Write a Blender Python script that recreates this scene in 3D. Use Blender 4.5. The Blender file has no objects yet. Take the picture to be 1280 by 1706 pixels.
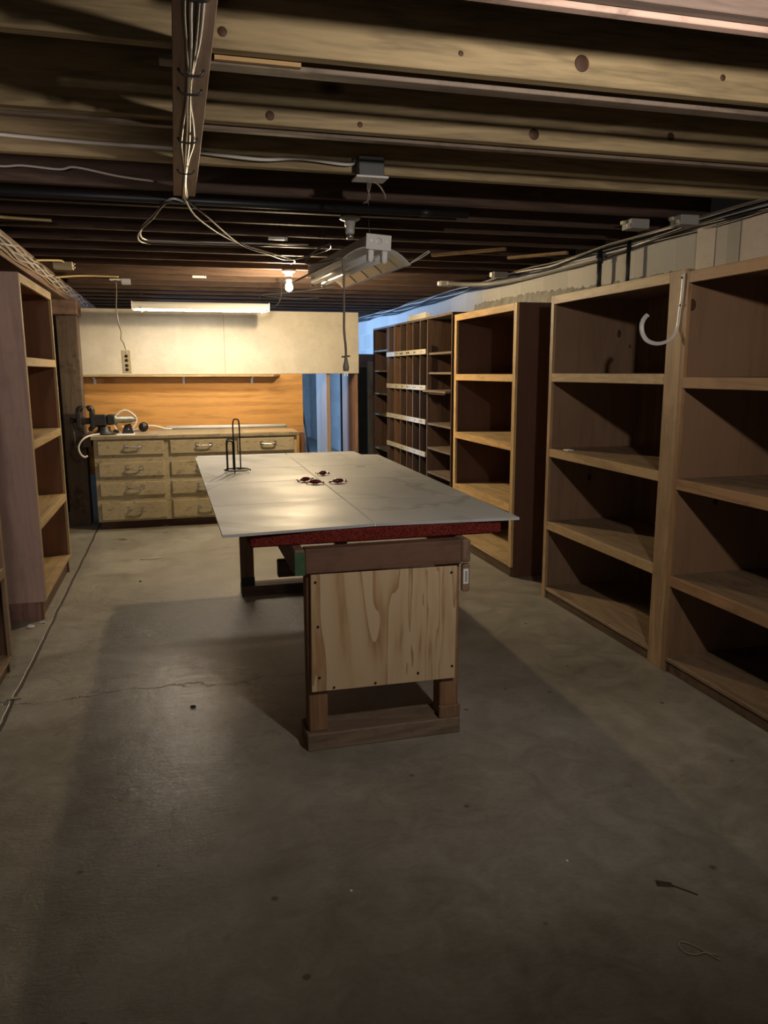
import bpy, bmesh, math, random
from mathutils import Vector, Matrix, Euler
random.seed(7)
S = bpy.context.scene
COL = S.collection
PI = math.pi

# ------------------------------------------------------------------ camera, world, lights, exposure
cam = bpy.data.objects.new('camera', bpy.data.cameras.new('camera'))
COL.objects.link(cam)
S.camera = cam
CH = 1.5
YAW, PITCH, ROLL, FPX = 0.260657, -0.180789, -0.003955, 1282.0
fw = Vector((math.sin(YAW)*math.cos(PITCH), math.cos(YAW)*math.cos(PITCH), math.sin(PITCH)))
rt = Vector((math.cos(YAW), -math.sin(YAW), 0))
up = rt.cross(fw)
rt2 = math.cos(ROLL)*rt + math.sin(ROLL)*up
up2 = -math.sin(ROLL)*rt + math.cos(ROLL)*up
M = Matrix((rt2, up2, -fw)).transposed().to_4x4()
M.translation = (0, 0, CH)
cam.matrix_world = M
cam.data.sensor_fit = 'VERTICAL'
cam.data.sensor_height = 36.0
cam.data.lens = FPX/1706.0*36.0
cam.data.clip_start = 0.02
cam.data.clip_end = 100

W = bpy.data.worlds.new('world')
S.world = W
W.use_nodes = True
W.node_tree.nodes['Background'].inputs[0].default_value = (0.9, 0.8, 0.7, 1)
W.node_tree.nodes['Background'].inputs[1].default_value = 0.005
vs = S.view_settings
vs.view_transform = 'Standard'
vs.look = 'None'
vs.gamma = 1
vs.use_curve_mapping = False
vs.exposure = 0.0
S.cycles.use_denoising = True
S.cycles.max_bounces = 8
S.cycles.diffuse_bounces = 5
S.cycles.sample_clamp_indirect = 6

NEAR = Vector((1.15, 0.98, 2.15))
def lamp(name, kind, loc, energy, color, target=None, **kw):
    d = bpy.data.lights.new(name, kind)
    d.energy = energy
    d.color = color
    for k, v in kw.items():
        setattr(d, k, v)
    o = bpy.data.objects.new(name, d)
    COL.objects.link(o)
    o.location = loc
    if target is not None:
        o.rotation_euler = (Vector(target)-Vector(loc)).to_track_quat('-Z', 'Y').to_euler()
    return o
# flood lamp overhead, just outside the frame (its light rakes the shelves and joists)
lamp('flood_lamp', 'SPOT', NEAR, 88, (1.0, 0.89, 0.79), (1.25, 5.0, 1.75), spot_size=math.radians(172), spot_blend=1.0, shadow_soft_size=0.035)
# daylight from a side window beyond the partition
lamp('daylight_window', 'AREA', (-0.5, 11.4, 1.6), 280, (0.32, 0.56, 1.0), (3.0, 11.8, 1.5), shape='RECTANGLE', size=1.2, size_y=1.0)
# unseen soft fill, added behind the camera to lift the foreground
lamp('front_fill', 'AREA', (-0.6, -1.7, 0.85), 4, (1.0, 0.86, 0.76), (-0.6, 4.0, 0.6), shape='RECTANGLE', size=0.8, size_y=1.0)
lamp('left_fill_spot', 'SPOT', (-0.62, 2.45, 2.12), 26, (1.0, 0.84, 0.76), (-1.0, 5.0, 0.9), spot_size=math.radians(120), spot_blend=1.0, shadow_soft_size=0.05)  # unseen spot added to brighten the mauve end panel
TUBE_E = 58.0
BULB_E = 2800.0

# ------------------------------------------------------------------ mesh helpers
class MB:
    def __init__(s):
        s.bm = bmesh.new()
    def box(s, x0, x1, y0, y1, z0, z1, bev=0.0, rot=None):
        c = Vector(((x0+x1)/2, (y0+y1)/2, (z0+z1)/2))
        r = bmesh.ops.create_cube(s.bm, size=1.0)
        vs_ = r['verts']
        for v in vs_:
            v.co = Vector((v.co.x*(x1-x0), v.co.y*(y1-y0), v.co.z*(z1-z0)))
        if bev > 0:
            es = list({e for v in vs_ for e in v.link_edges})
            rr = bmesh.ops.bevel(s.bm, geom=es, offset=bev, segments=1, affect='EDGES')
            vs_ = list({v for f in rr['faces'] for v in f.verts} | {v for v in vs_ if v.is_valid})
        for v in vs_:
            v.co = (rot @ v.co if rot else v.co) + c
        return s
    def hexa(s, b, t):
        """b, t: four bottom and four top corners, counter-clockwise"""
        vb = [s.bm.verts.new(p) for p in b]
        vt = [s.bm.verts.new(p) for p in t]
        s.bm.faces.new(vb[::-1])
        s.bm.faces.new(vt)
        for i in range(4):
            j = (i+1) % 4
            s.bm.faces.new((vb[i], vb[j], vt[j], vt[i]))
        return s
    def cyl(s, p0, p1, r0, r1=None, n=16, caps=True):
        r1 = r0 if r1 is None else r1
        p0, p1 = Vector(p0), Vector(p1)
        q = (p1-p0).to_track_quat('Z', 'Y')
        a, b = [], []
        for i in range(n):
            d = q @ Vector((math.cos(2*PI*i/n), math.sin(2*PI*i/n), 0))
            a.append(s.bm.verts.new(p0+d*r0))
            b.append(s.bm.verts.new(p1+d*r1))
        for i in range(n):
            j = (i+1) % n
            f = s.bm.faces.new((a[i], a[j], b[j], b[i]))
            f.smooth = True
        if caps:
            s.bm.faces.new(a[::-1])
            s.bm.faces.new(b)
        return s
    def lathe(s, prof, c=(0, 0, 0), axis='Z', n=24):
        """prof: list of (radius, height)"""
        c = Vector(c)
        q = {'Z': Matrix.Identity(3), 'X': Matrix.Rotation(PI/2, 3, 'Y'), 'Y': Matrix.Rotation(-PI/2, 3, 'X')}[axis]
        rings = []
        for r, h in prof:
            if r < 1e-5:
                rings.append([s.bm.verts.new(c + q @ Vector((0, 0, h)))])
            else:
                rings.append([s.bm.verts.new(c + q @ Vector((r*math.cos(2*PI*i/n), r*math.sin(2*PI*i/n), h))) for i in range(n)])
        for a, b in zip(rings, rings[1:]):
            for i in range(n):
                j = (i+1) % n
                if len(a) == 1 and len(b) == 1:
                    continue
                if len(a) == 1:
                    f = s.bm.faces.new((a[0], b[j], b[i]))
                elif len(b) == 1:
                    f = s.bm.faces.new((a[i], a[j], b[0]))
                else:
                    f = s.bm.faces.new((a[i], a[j], b[j], b[i]))
                f.smooth = True
        return s
    def tube(s, pts, r, n=8, smooth=6, closed=False, flat=1.0):
        P = [Vector(p) for p in pts]
        if smooth:
            Q = []
            m = len(P)
            rng = range(m) if closed else range(m-1)
            for i in rng:
                if closed:
                    p0, p1, p2, p3 = P[i-1], P[i], P[(i+1) % m], P[(i+2) % m]
                else:
                    p0, p1, p2, p3 = P[max(i-1, 0)], P[i], P[i+1], P[min(i+2, m-1)]
                for k in range(smooth):
                    t = k/smooth
                    Q.append(0.5*((2*p1)+(p2-p0)*t+(2*p0-5*p1+4*p2-p3)*t*t+(3*p1-p0-3*p2+p3)*t**3))
            if not closed:
                Q.append(P[-1])
            P = Q
        rings = []
        m = len(P)
        nrm = None
        for i, p in enumerate(P):
            if closed:
                t = P[(i+1) % m]-P[i-1]
            else:
                t = P[min(i+1, m-1)]-P[max(i-1, 0)]
            if t.length < 1e-9:
                t = Vector((0, 0, 1))
            t.normalize()
            if nrm is None:
                a = Vector((0, 0, 1)) if abs(t.z) < 0.9 else Vector((1, 0, 0))
                nrm = (a - t*a.dot(t)).normalized()
            else:
                nrm = nrm - t*nrm.dot(t)
                nrm = nrm.normalized() if nrm.length > 1e-6 else t.orthogonal().normalized()
            b = t.cross(nrm)
            rings.append([s.bm.verts.new(p + nrm*(r*math.cos(2*PI*k/n)) + b*(r*flat*math.sin(2*PI*k/n))) for k in range(n)])
        pairs = list(zip(rings, rings[1:]))
        if closed:
            pairs.append((rings[-1], rings[0]))
        for a, b in pairs:
            for k in range(n):
                l = (k+1) % n
                f = s.bm.faces.new((a[k], a[l], b[l], b[k]))
                f.smooth = True
        if not closed:
            s.bm.faces.new(rings[0][::-1])
            s.bm.faces.new(rings[-1])
        return s
    def grid_surface(s, rows):
        V = [[s.bm.verts.new(p) for p in row] for row in rows]
        for a, b in zip(V, V[1:]):
            for i in range(len(a)-1):
                f = s.bm.faces.new((a[i], a[i+1], b[i+1], b[i]))
                f.smooth = True
        return s
    def build(s, name, mat, parent=None, local=False, origin=None, subpart_of=None):
        bmesh.ops.recalc_face_normals(s.bm, faces=s.bm.faces)
        off = Vector((0, 0, 0))
        if not local:
            if parent is not None:
                off = wpos(parent)
            else:
                xs = [v.co for v in s.bm.verts]
                if origin is None:
                    off = Vector(((min(v.x for v in xs)+max(v.x for v in xs))/2, (min(v.y for v in xs)+max(v.y for v in xs))/2, min(v.z for v in xs)))
                else:
                    off = Vector(origin)
            for v in s.bm.verts:
                v.co -= off
        me = bpy.data.meshes.new(name)
        s.bm.to_mesh(me)
        s.bm.free()
        me.materials.append(mat)
        o = bpy.data.objects.new(name, me)
        COL.objects.link(o)
        if parent is not None:
            o.parent = parent
        else:
            o.location = off
        return o
def wpos(o):
    p = Vector(o.location)
    while o.parent:
        o = o.parent
        p += Vector(o.location)
    return p
def tag(o, label, cat, group=None):
    o['label'] = label
    o['category'] = cat
    if group:
        o['group'] = group
    return o
def thing(name, loc, label, cat, group=None, rot=(0, 0, 0)):
    o = bpy.data.objects.new(name, None)
    o.empty_display_size = 0.1
    COL.objects.link(o)
    o.location = loc
    o.rotation_euler = rot
    return tag(o, label, cat, group)
def struct(o):
    o['kind'] = 'structure'
    return o
def bx(name, mat, parent, *a, bev=0.002):
    return MB().box(*a, bev=bev).build(name, mat, parent)
def copy_thing(root, loc, label, group=None, rot=None):
    r = root.copy()
    COL.objects.link(r)
    r.location = loc
    if rot is not None:
        r.rotation_euler = rot
    r['label'] = label
    if group:
        r['group'] = group
    for ch in list(root.children):
        c = ch.copy()
        COL.objects.link(c)
        c.parent = r
        for g in list(ch.children):
            d = g.copy()
            COL.objects.link(d)
            d.parent = c
    return r

# ------------------------------------------------------------------ materials
class NT:
    def __init__(s, name):
        s.m = bpy.data.materials.new(name)
        s.m.use_nodes = True
        s.t = s.m.node_tree
        s.b = s.t.nodes['Principled BSDF']
    def n(s, typ, **kw):
        o = s.t.nodes.new(typ)
        for k, v in kw.items():
            if isinstance(k, str) and k.startswith('i_'):
                key = k[2:]
                o.inputs[int(key) if key.isdigit() else key].default_value = v
            else:
                setattr(o, k, v)
        return o
    def l(s, a, b):
        s.t.links.new(a, b)
    def math(s, op, a, b=None, c=None, clamp=False):
        o = s.n('ShaderNodeMath', operation=op, use_clamp=clamp)
        for i, x in enumerate((a, b, c)):
            if x is None:
                continue
            if isinstance(x, (int, float)):
                o.inputs[i].default_value = x
            else:
                s.l(x, o.inputs[i])
        return o.outputs[0]
    def ramp(s, fac, stops):
        o = s.n('ShaderNodeValToRGB')
        e = o.color_ramp.elements
        while len(e) < len(stops):
            e.new(0.5)
        for i, (p, c) in enumerate(stops):
            e[i].position = p
            e[i].color = (*c, 1) if len(c) == 3 else c
        s.l(fac, o.inputs[0])
        return o.outputs[0]
    def mix(s, fac, a, b, mode='MIX'):
        o = s.n('ShaderNodeMix', data_type='RGBA', blend_type=mode)
        for i, x in ((0, fac), (6, a), (7, b)):
            if isinstance(x, (int, float)):
                o.inputs[i].default_value = x
            elif isinstance(x, tuple):
                o.inputs[i].default_value = (*x, 1) if len(x) == 3 else x
            else:
                s.l(x, o.inputs[i])
        return o.outputs[2]
    def noise(s, vec, scale, detail=4, rough=0.55, dist=0.0):
        o = s.n('ShaderNodeTexNoise')
        o.inputs['Scale'].default_value = scale
        o.inputs['Detail'].default_value = detail
        o.inputs['Roughness'].default_value = rough
        o.inputs['Distortion'].default_value = dist
        s.l(vec, o.inputs['Vector'])
        return o.outputs['Fac']
    def objvec(s, scale=(1, 1, 1), rnd=True, world=False):
        tc = s.n('ShaderNodeTexCoord')
        v = tc.outputs['Object']
        if world:
            g = s.n('ShaderNodeNewGeometry')
            v = g.outputs['Position']
        if rnd:
            oi = s.n('ShaderNodeObjectInfo')
            k = s.n('ShaderNodeVectorMath', operation='SCALE')
            cx = s.n('ShaderNodeCombineXYZ')
            s.l(oi.outputs['Random'], cx.inputs[0])
            s.l(s.math('FRACT', s.math('MULTIPLY', oi.outputs['Random'], 17.3)), cx.inputs[1])
            s.l(s.math('FRACT', s.math('MULTIPLY', oi.outputs['Random'], 71.9)), cx.inputs[2])
            s.l(cx.outputs[0], k.inputs[0])
            k.inputs['Scale'].default_value = 9.0
            ad = s.n('ShaderNodeVectorMath', operation='ADD')
            s.l(v, ad.inputs[0])
            s.l(k.outputs[0], ad.inputs[1])
            v = ad.outputs[0]
        mp = s.n('ShaderNodeMapping')
        mp.inputs['Scale'].default_value = scale
        s.l(v, mp.inputs['Vector'])
        return mp.outputs[0]
    def bump(s, h, strength=0.2, dist=0.01):
        o = s.n('ShaderNodeBump')
        o.inputs['Strength'].default_value = strength
        o.inputs['Distance'].default_value = dist
        s.l(h, o.inputs['Height'])
        s.l(o.outputs[0], s.b.inputs['Normal'])

def srgb(r, g, b):
    f = lambda c: (c/255/12.92) if c/255 <= 0.04045 else ((c/255+0.055)/1.055)**2.4
    return (f(r), f(g), f(b))

CACHE = {}
def wood(base, axis='z', dark=0.55, light=1.2, rough=0.6, knots=0.0, fig=1.0, dirt=0.0, spec=0.3):
    key = ('wood', base, axis, dark, light, rough, knots, fig, dirt)
    if key in CACHE:
        return CACHE[key]
    T = NT('wood_%d' % len(CACHE))
    a = {'x': (0.09, 1, 1), 'y': (1, 0.09, 1), 'z': (1, 1, 0.09)}[axis]
    v = T.objvec(a)
    n1 = T.noise(v, 6.5*fig, 3, 0.5, 1.2)
    # growth bands: sine of the stretched noise
    bands = T.math('SINE', T.math('MULTIPLY', n1, 26.0))
    bands = T.math('MULTIPLY_ADD', bands, 0.5, 0.5)
    fine = T.noise(v, 90, 3, 0.6, 0.2)
    f = T.math('ADD', T.math('MULTIPLY', bands, 0.28), T.math('MULTIPLY', fine, 0.62))
    d = tuple(c*dark for c in base)
    lt = tuple(min(c*light, 1) for c in base)
    col = T.ramp(f, [(0.15, d), (0.5, base), (0.85, lt)])
    # broad tone changes
    big = T.noise(T.objvec((1, 1, 1)), 2.3, 2)
    col = T.mix(T.math('MULTIPLY', T.math('SUBTRACT', big, 0.3, clamp=True), 0.8, clamp=True), col, tuple(c*0.72 for c in base))
    if knots > 0:
        a2 = {'x': (0.5, 1, 1), 'y': (1, 0.5, 1), 'z': (1, 1, 0.5)}[axis]
        vo = T.n('ShaderNodeTexVoronoi')
        vo.inputs['Scale'].default_value = 2.6
        T.l(T.objvec(a2), vo.inputs['Vector'])
        k = T.math('SUBTRACT', 1.0, T.math('DIVIDE', vo.outputs['Distance'], 0.11*knots), clamp=True)
        col = T.mix(T.math('MULTIPLY', k, 1.6, clamp=True), col, tuple(c*0.16 for c in base))
    if dirt > 0:
        g = T.noise(T.objvec((1, 1, 1)), 9, 5, 0.7)
        g = T.math('MULTIPLY', T.math('SUBTRACT', g, 0.52, clamp=True), 6*dirt, clamp=True)
        col = T.mix(g, col, tuple(c*0.25 for c in base))
    T.l(col, T.b.inputs['Base Color'])
    T.b.inputs['Roughness'].default_value = rough
    T.b.inputs['Specular IOR Level'].default_value = spec
    T.bump(f, 0.12, 0.004)
    CACHE[key] = T.m
    return T.m

def plain(name, col, rough=0.5, metal=0.0, emit=None, estr=0.0, spec=0.5, var=0.0, trans=0.0):
    key = ('plain', name)
    if key in CACHE:
        return CACHE[key]
    T = NT(name)
    if var > 0:
        n = T.noise(T.objvec(), 14, 5, 0.65)
        T.l(T.ramp(n, [(0.3, tuple(c*(1-var) for c in col)), (0.7, col)]), T.b.inputs['Base Color'])
    else:
        T.b.inputs['Base Color'].default_value = (*col, 1)
    T.b.inputs['Roughness'].default_value = rough
    T.b.inputs['Metallic'].default_value = metal
    T.b.inputs['Specular IOR Level'].default_value = spec
    T.b.inputs['Transmission Weight'].default_value = trans
    if emit:
        T.b.inputs['Emission Color'].default_value = (*emit, 1)
        T.b.inputs['Emission Strength'].default_value = estr
    CACHE[key] = T.m
    return T.m

def concrete_mat():
    T = NT('floor_concrete')
    v = T.objvec((1, 1, 1), rnd=False, world=True)
    n1 = T.noise(v, 1.1, 6, 0.62, 0.4)
    n2 = T.noise(v, 7.0, 6, 0.7, 0.8)
    n3 = T.noise(v, 60, 3, 0.6)
    f = T.math('ADD', T.math('MULTIPLY', n1, 0.55), T.math('ADD', T.math('MULTIPLY', n2, 0.35), T.math('MULTIPLY', n3, 0.10)))
    col = T.ramp(f, [(0.33, (0.155, 0.14, 0.108)), (0.5, (0.28, 0.26, 0.212)), (0.66, (0.41, 0.39, 0.33))])
    # dark stains and specks
    st = T.noise(v, 4.2, 3, 0.5, 0.3)
    s1 = T.math('MULTIPLY', T.math('SUBTRACT', st, 0.70, clamp=True), 16, clamp=True)
    col = T.mix(T.math('MULTIPLY', s1, 0.65), col, (0.035, 0.026, 0.018))
    vo = T.n('ShaderNodeTexVoronoi')
    vo.inputs['Scale'].default_value = 5.5
    T.l(v, vo.inputs['Vector'])
    sp = T.math('MULTIPLY', T.math('SUBTRACT', 0.075, vo.outputs['Distance'], clamp=True), 30, clamp=True)
    col = T.mix(T.math('MULTIPLY', sp, T.math('MULTIPLY', n2, 1.2, clamp=True)), col, (0.03, 0.022, 0.015))
    # cut groove along the left side, and two wandering cracks
    g = T.n('ShaderNodeNewGeometry')
    sx = T.n('ShaderNodeSeparateXYZ')
    T.l(g.outputs['Position'], sx.inputs[0])
    wob = T.math('MULTIPLY', T.math('SUBTRACT', T.noise(v, 3.0, 4), 0.5), 0.03)
    gx = T.math('ABSOLUTE', T.math('ADD', T.math('ADD', sx.outputs[0], 0.803), wob))
    gm = T.math('MULTIPLY', T.math('SUBTRACT', 0.011, gx, clamp=True), 220, clamp=True)
    wob2 = T.math('MULTIPLY', T.math('SUBTRACT', T.noise(v, 2.2, 5, 0.7), 0.5), 0.35)
    cy = T.math('ABSOLUTE', T.math('ADD', T.math('SUBTRACT', sx.outputs[1], 3.66), wob2))
    cm = T.math('MULTIPLY', T.math('SUBTRACT', 0.008, cy, clamp=True), 180, clamp=True)
    cm = T.math('MULTIPLY', cm, T.math('LESS_THAN', sx.outputs[0], 0.62))
    cr = T.math('MAXIMUM', gm, T.math('MULTIPLY', cm, 0.75))
    col = T.mix(T.math('MULTIPLY', cr, 0.8), col, (0.03, 0.025, 0.018))
    T.l(col, T.b.inputs['Base Color'])
    r = T.math('ADD', T.math('MULTIPLY', n2, 0.5), T.math('MULTIPLY', n1, 0.3))
    # an area left of the table is trowelled smooth and worn shiny
    wx = T.math('DIVIDE', T.math('ADD', sx.outputs[0], 0.12), 0.6)
    wy = T.math('DIVIDE', T.math('SUBTRACT', sx.outputs[1], 3.25), 1.0)
    wd = T.math('ADD', T.math('MULTIPLY', wx, wx), T.math('MULTIPLY', wy, wy))
    worn = T.math('MULTIPLY', T.math('SUBTRACT', T.math('ADD', 1.2, T.math('MULTIPLY', n2, 0.6)), T.math('ADD', wd, 0.3), clamp=True), 0.8, clamp=True)
    worn_all = worn
    worn = T.math('MULTIPLY', worn, T.math('ADD', 0.72, T.math('MULTIPLY', T.math('SUBTRACT', T.noise(T.objvec((0.7, 2.0, 1), rnd=False, world=True), 9, 6, 0.72, 0.9), 0.4, clamp=True), 5.0, clamp=True)), clamp=True)
    rough = T.ramp(r, [(0.30, (0.30,)*3), (0.58, (0.58,)*3)])
    T.l(T.mix(T.math('MULTIPLY', worn, 0.75), rough, (0.16, 0.16, 0.16)), T.b.inputs['Roughness'])
    T.b.inputs['Specular IOR Level'].default_value = 0.55
    h = T.math('SUBTRACT', T.math('ADD', T.math('MULTIPLY', n2, 0.6), T.math('MULTIPLY', n3, 0.12)), T.math('MULTIPLY', cr, 0.8))
    h = T.math('ADD', h, T.math('MULTIPLY', T.noise(T.objvec((1.0, 3.5, 1), rnd=False, world=True), 22, 5, 0.7, 1.0), 0.35))
    h = T.math('MULTIPLY', h, T.math('SUBTRACT', 1.0, T.math('MULTIPLY', worn_all, 0.66)))
    T.bump(h, 0.38, 0.02)
    return T.m

def block_mat():
    T = NT('concrete_block_wall')
    g = T.n('ShaderNodeNewGeometry')
    sx = T.n('ShaderNodeSeparateXYZ')
    T.l(g.outputs['Position'], sx.inputs[0])
    cx = T.n('ShaderNodeCombineXYZ')
    T.l(T.math('ADD', sx.outputs[1], sx.outputs[0]), cx.inputs[0])
    T.l(T.math('ADD', sx.outputs[2], 0.27), cx.inputs[1])
    b = T.n('ShaderNodeTexBrick')
    T.l(cx.outputs[0], b.inputs['Vector'])
    b.inputs['Color1'].default_value = (0.56, 0.555, 0.53, 1)
    b.inputs['Color2'].default_value = (0.44, 0.44, 0.42, 1)
    b.inputs['Mortar'].default_value = (0.62, 0.61, 0.57, 1)
    b.inputs['Scale'].default_value = 1.0
    b.inputs['Mortar Size'].default_value = 0.006
    b.inputs['Mortar Smooth'].default_value = 0.3
    b.inputs['Brick Width'].default_value = 0.44
    b.inputs['Row Height'].default_value = 0.235
    v = T.objvec((1, 1, 1), rnd=False, world=True)
    n = T.noise(v, 26, 5, 0.7)
    n2 = T.noise(v, 2.5, 4)
    col = T.mix(T.math('MULTIPLY', n, 0.5), b.outputs['Color'], (0.34, 0.335, 0.31))
    col = T.mix(T.math('MULTIPLY', T.math('SUBTRACT', n2, 0.5, clamp=True), 1.6, clamp=True), col, (0.5, 0.49, 0.46))
    T.l(col, T.b.inputs['Base Color'])
    T.b.inputs['Roughness'].default_value = 0.92
    T.b.inputs['Specular IOR Level'].default_value = 0.15
    h = T.math('SUBTRACT', T.math('MULTIPLY', n, 0.35), b.outputs['Fac'])
    T.bump(h, 0.5, 0.01)
    return T.m

def marble_mat():
    T = NT('grey_marble_laminate')
    v = T.objvec((1, 0.7, 1))
    n = T.noise(v, 1.0, 4, 0.55, 0.8)
    vein = T.math('ABSOLUTE', T.math('SUBTRACT', n, 0.5))
    vm = T.math('MULTIPLY', T.math('SUBTRACT', 0.03, vein, clamp=True), 30, clamp=True)
    n2 = T.noise(v, 3, 4)
    col = T.ramp(n2, [(0.3, (0.38, 0.395, 0.40)), (0.7, (0.47, 0.485, 0.49))])
    msk = T.math('MULTIPLY', T.math('SUBTRACT', T.noise(v, 2.1, 2), 0.36, clamp=True), 5, clamp=True)
    col = T.mix(T.math('MULTIPLY', T.math('MULTIPLY', vm, msk), 0.6), col, (0.2, 0.2, 0.195))
    T.l(col, T.b.inputs['Base Color'])
    T.b.inputs['Roughness'].default_value = 0.30
    T.b.inputs['Specular IOR Level'].default_value = 0.4
    sm = T.noise(T.objvec((1, 1.5, 1)), 2.2, 4, 0.6)
    T.l(T.ramp(sm, [(0.3, (0.42,)*3), (0.7, (0.58,)*3)]), T.b.inputs['Roughness'])
    return T.m

def carpet_mat():
    T = NT('dark_red_carpet_pile')
    n = T.noise(T.objvec(), 160, 3, 0.7)
    T.l(T.ramp(n, [(0.35, (0.05, 0.008, 0.006)), (0.65, (0.24, 0.04, 0.03))]), T.b.inputs['Base Color'])
    T.b.inputs['Roughness'].default_value = 1.0
    T.b.inputs['Specular IOR Level'].default_value = 0.05
    T.bump(n, 0.8, 0.006)
    return T.m

def painted_dirty(name, col, amount=0.6):
    T = NT(name)
    v = T.objvec((1, 1, 1))
    n = T.noise(v, 5, 5, 0.7, 0.4)
    n2 = T.noise(T.objvec((1, 1, 2.5)), 16, 5, 0.75, 0.8)
    f = T.math('MULTIPLY', T.math('SUBTRACT', n2, 0.53, clamp=True), 7, clamp=True)
    c = T.ramp(n, [(0.3, tuple(x*0.8 for x in col)), (0.7, col)])
    c = T.mix(T.math('MULTIPLY', f, amount), c, tuple(x*0.25 for x in col))
    T.l(c, T.b.inputs['Base Color'])
    T.b.inputs['Roughness'].default_value = 0.55
    return T.m

def ply_face():
    """rotary-cut softwood plywood with cathedral grain"""
    T = NT('plywood_cathedral')
    v = T.objvec((1.0, 1.0, 0.16))
    n = T.noise(v, 2.7, 4, 0.5, 0.9)
    saw = T.math('FRACT', T.math('MULTIPLY', n, 15.0))
    edge = T.math('POWER', saw, 2.2)
    jag = T.noise(T.objvec((14, 14, 1.6)), 4, 3)
    e2 = T.math('MULTIPLY', edge, T.math('ADD', 0.3, jag), clamp=True)
    col = T.ramp(e2, [(0.0, (0.55, 0.42, 0.27)), (0.4, (0.49, 0.35, 0.20)), (0.75, (0.33, 0.195, 0.095))])
    fine = T.noise(T.objvec((1, 1, 0.05)), 140, 2)
    col = T.mix(T.math('MULTIPLY', fine, 0.25), col, (0.34, 0.23, 0.13))
    T.l(col, T.b.inputs['Base Color'])
    T.b.inputs['Roughness'].default_value = 0.65
    T.b.inputs['Specular IOR Level'].default_value = 0.25
    return T.m

FLOOR = concrete_mat()
BLOCK = block_mat()
MARBLE = marble_mat()
CARPET = carpet_mat()
CREAM = painted_dirty('cream_paint_dirty', (0.50, 0.43, 0.28), 0.75)
WHITEBOARD = painted_dirty('offwhite_hardboard', (0.62, 0.57, 0.46), 0.10)
PLYFACE = ply_face()
PINE = (0.46, 0.30, 0.135)
TAN = (0.42, 0.275, 0.15)
BROWN = (0.17, 0.095, 0.055)
DKBROWN = (0.075, 0.04, 0.025)
MAUVE = (0.50, 0.345, 0.295)
GREYWOOD = (0.20, 0.155, 0.12)
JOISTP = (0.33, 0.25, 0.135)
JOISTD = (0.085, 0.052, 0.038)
STEEL = plain('galvanised_steel', (0.55, 0.56, 0.55), 0.38, 0.85)
CHROME = plain('worn_chrome', (0.62, 0.58, 0.5), 0.25, 1.0)
WHITE = plain('white_enamel', (0.66, 0.66, 0.63), 0.35, var=0.06)
WHITEP = plain('white_plastic', (0.72, 0.72, 0.70), 0.35)
IVORY = plain('ivory_plastic', (0.62, 0.56, 0.40), 0.4)
BLACKP = plain('black_plastic', (0.012, 0.012, 0.013), 0.35)
BLACKW = plain('black_wire', (0.015, 0.014, 0.014), 0.35, 0.3)
PIPE = plain('black_iron_pipe', (0.03, 0.032, 0.036), 0.45, 0.5)
IRON = plain('grey_cast_iron', (0.05, 0.05, 0.048), 0.45, 0.6, var=0.3)
IRONL = plain('bright_worn_steel', (0.22, 0.215, 0.19), 0.42, 0.6, var=0.3)
CORDG = plain('grey_brown_cord', (0.20, 0.165, 0.13), 0.5)
CORDW = plain('white_cable_sheath', (0.62, 0.60, 0.55), 0.4)
CORDS = plain('silvery_cable_sheath', (0.55, 0.56, 0.58), 0.28, 0.25)
CORDB = plain('black_cable_sheath', (0.02, 0.02, 0.022), 0.4)
CORDY = plain('yellowed_cable_sheath', (0.45, 0.34, 0.16), 0.5)
PAPER = plain('white_paper', (0.75, 0.75, 0.73), 0.8)
INK = plain('dark_ink', (0.03, 0.028, 0.025), 0.8)
RED = plain('red_foil_wrapper', (0.14, 0.012, 0.014), 0.3, 0.35)
GREENP = plain('green_paint', (0.05, 0.12, 0.055), 0.6, var=0.4)
NAIL = plain('nail_head', (0.02, 0.015, 0.012), 0.5, 0.5)
GLASSTUBE = plain('unlit_white_tube', (0.66, 0.66, 0.65), 0.25)
TUBEON = plain('lit_fluorescent_tube', (1, 1, 1), 0.5, emit=(1.0, 0.89, 0.72), estr=TUBE_E)
BULBON = plain('lit_bulb', (1, 1, 1), 0.5, emit=(1.0, 0.76, 0.45), estr=BULB_E)
MORTAR = plain('rough_mortar', (0.38, 0.37, 0.34), 0.95, var=0.5)
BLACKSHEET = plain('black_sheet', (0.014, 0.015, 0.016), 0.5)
RUBBER = plain('pale_rubber', (0.42, 0.36, 0.26), 0.6)

# ------------------------------------------------------------------ setting
HJ = 2.34                                     # underside of the joists
XW = 2.98                                     # right block wall
struct(MB().box(-3.2, 3.2, -2.0, 18.0, -0.12, 0.0).build('floor', FLOOR))
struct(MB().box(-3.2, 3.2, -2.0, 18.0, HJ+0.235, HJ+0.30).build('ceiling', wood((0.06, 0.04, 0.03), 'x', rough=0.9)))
struct(MB().box(XW, XW+0.2, -2.0, 18.0, 0.0, HJ).build('wall_right', BLOCK))
struct(MB().box(-3.2, -3.0, -2.0, 18.0, 0.0, HJ).build('wall_left', BLOCK))
struct(MB().box(-3.0, XW, 17.8, 18.0, 0.0, HJ).build('wall_back', BLOCK))
struct(MB().box(-3.0, XW, -2.0, -1.8, 0.0, HJ).build('wall_front', BLOCK))
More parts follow.
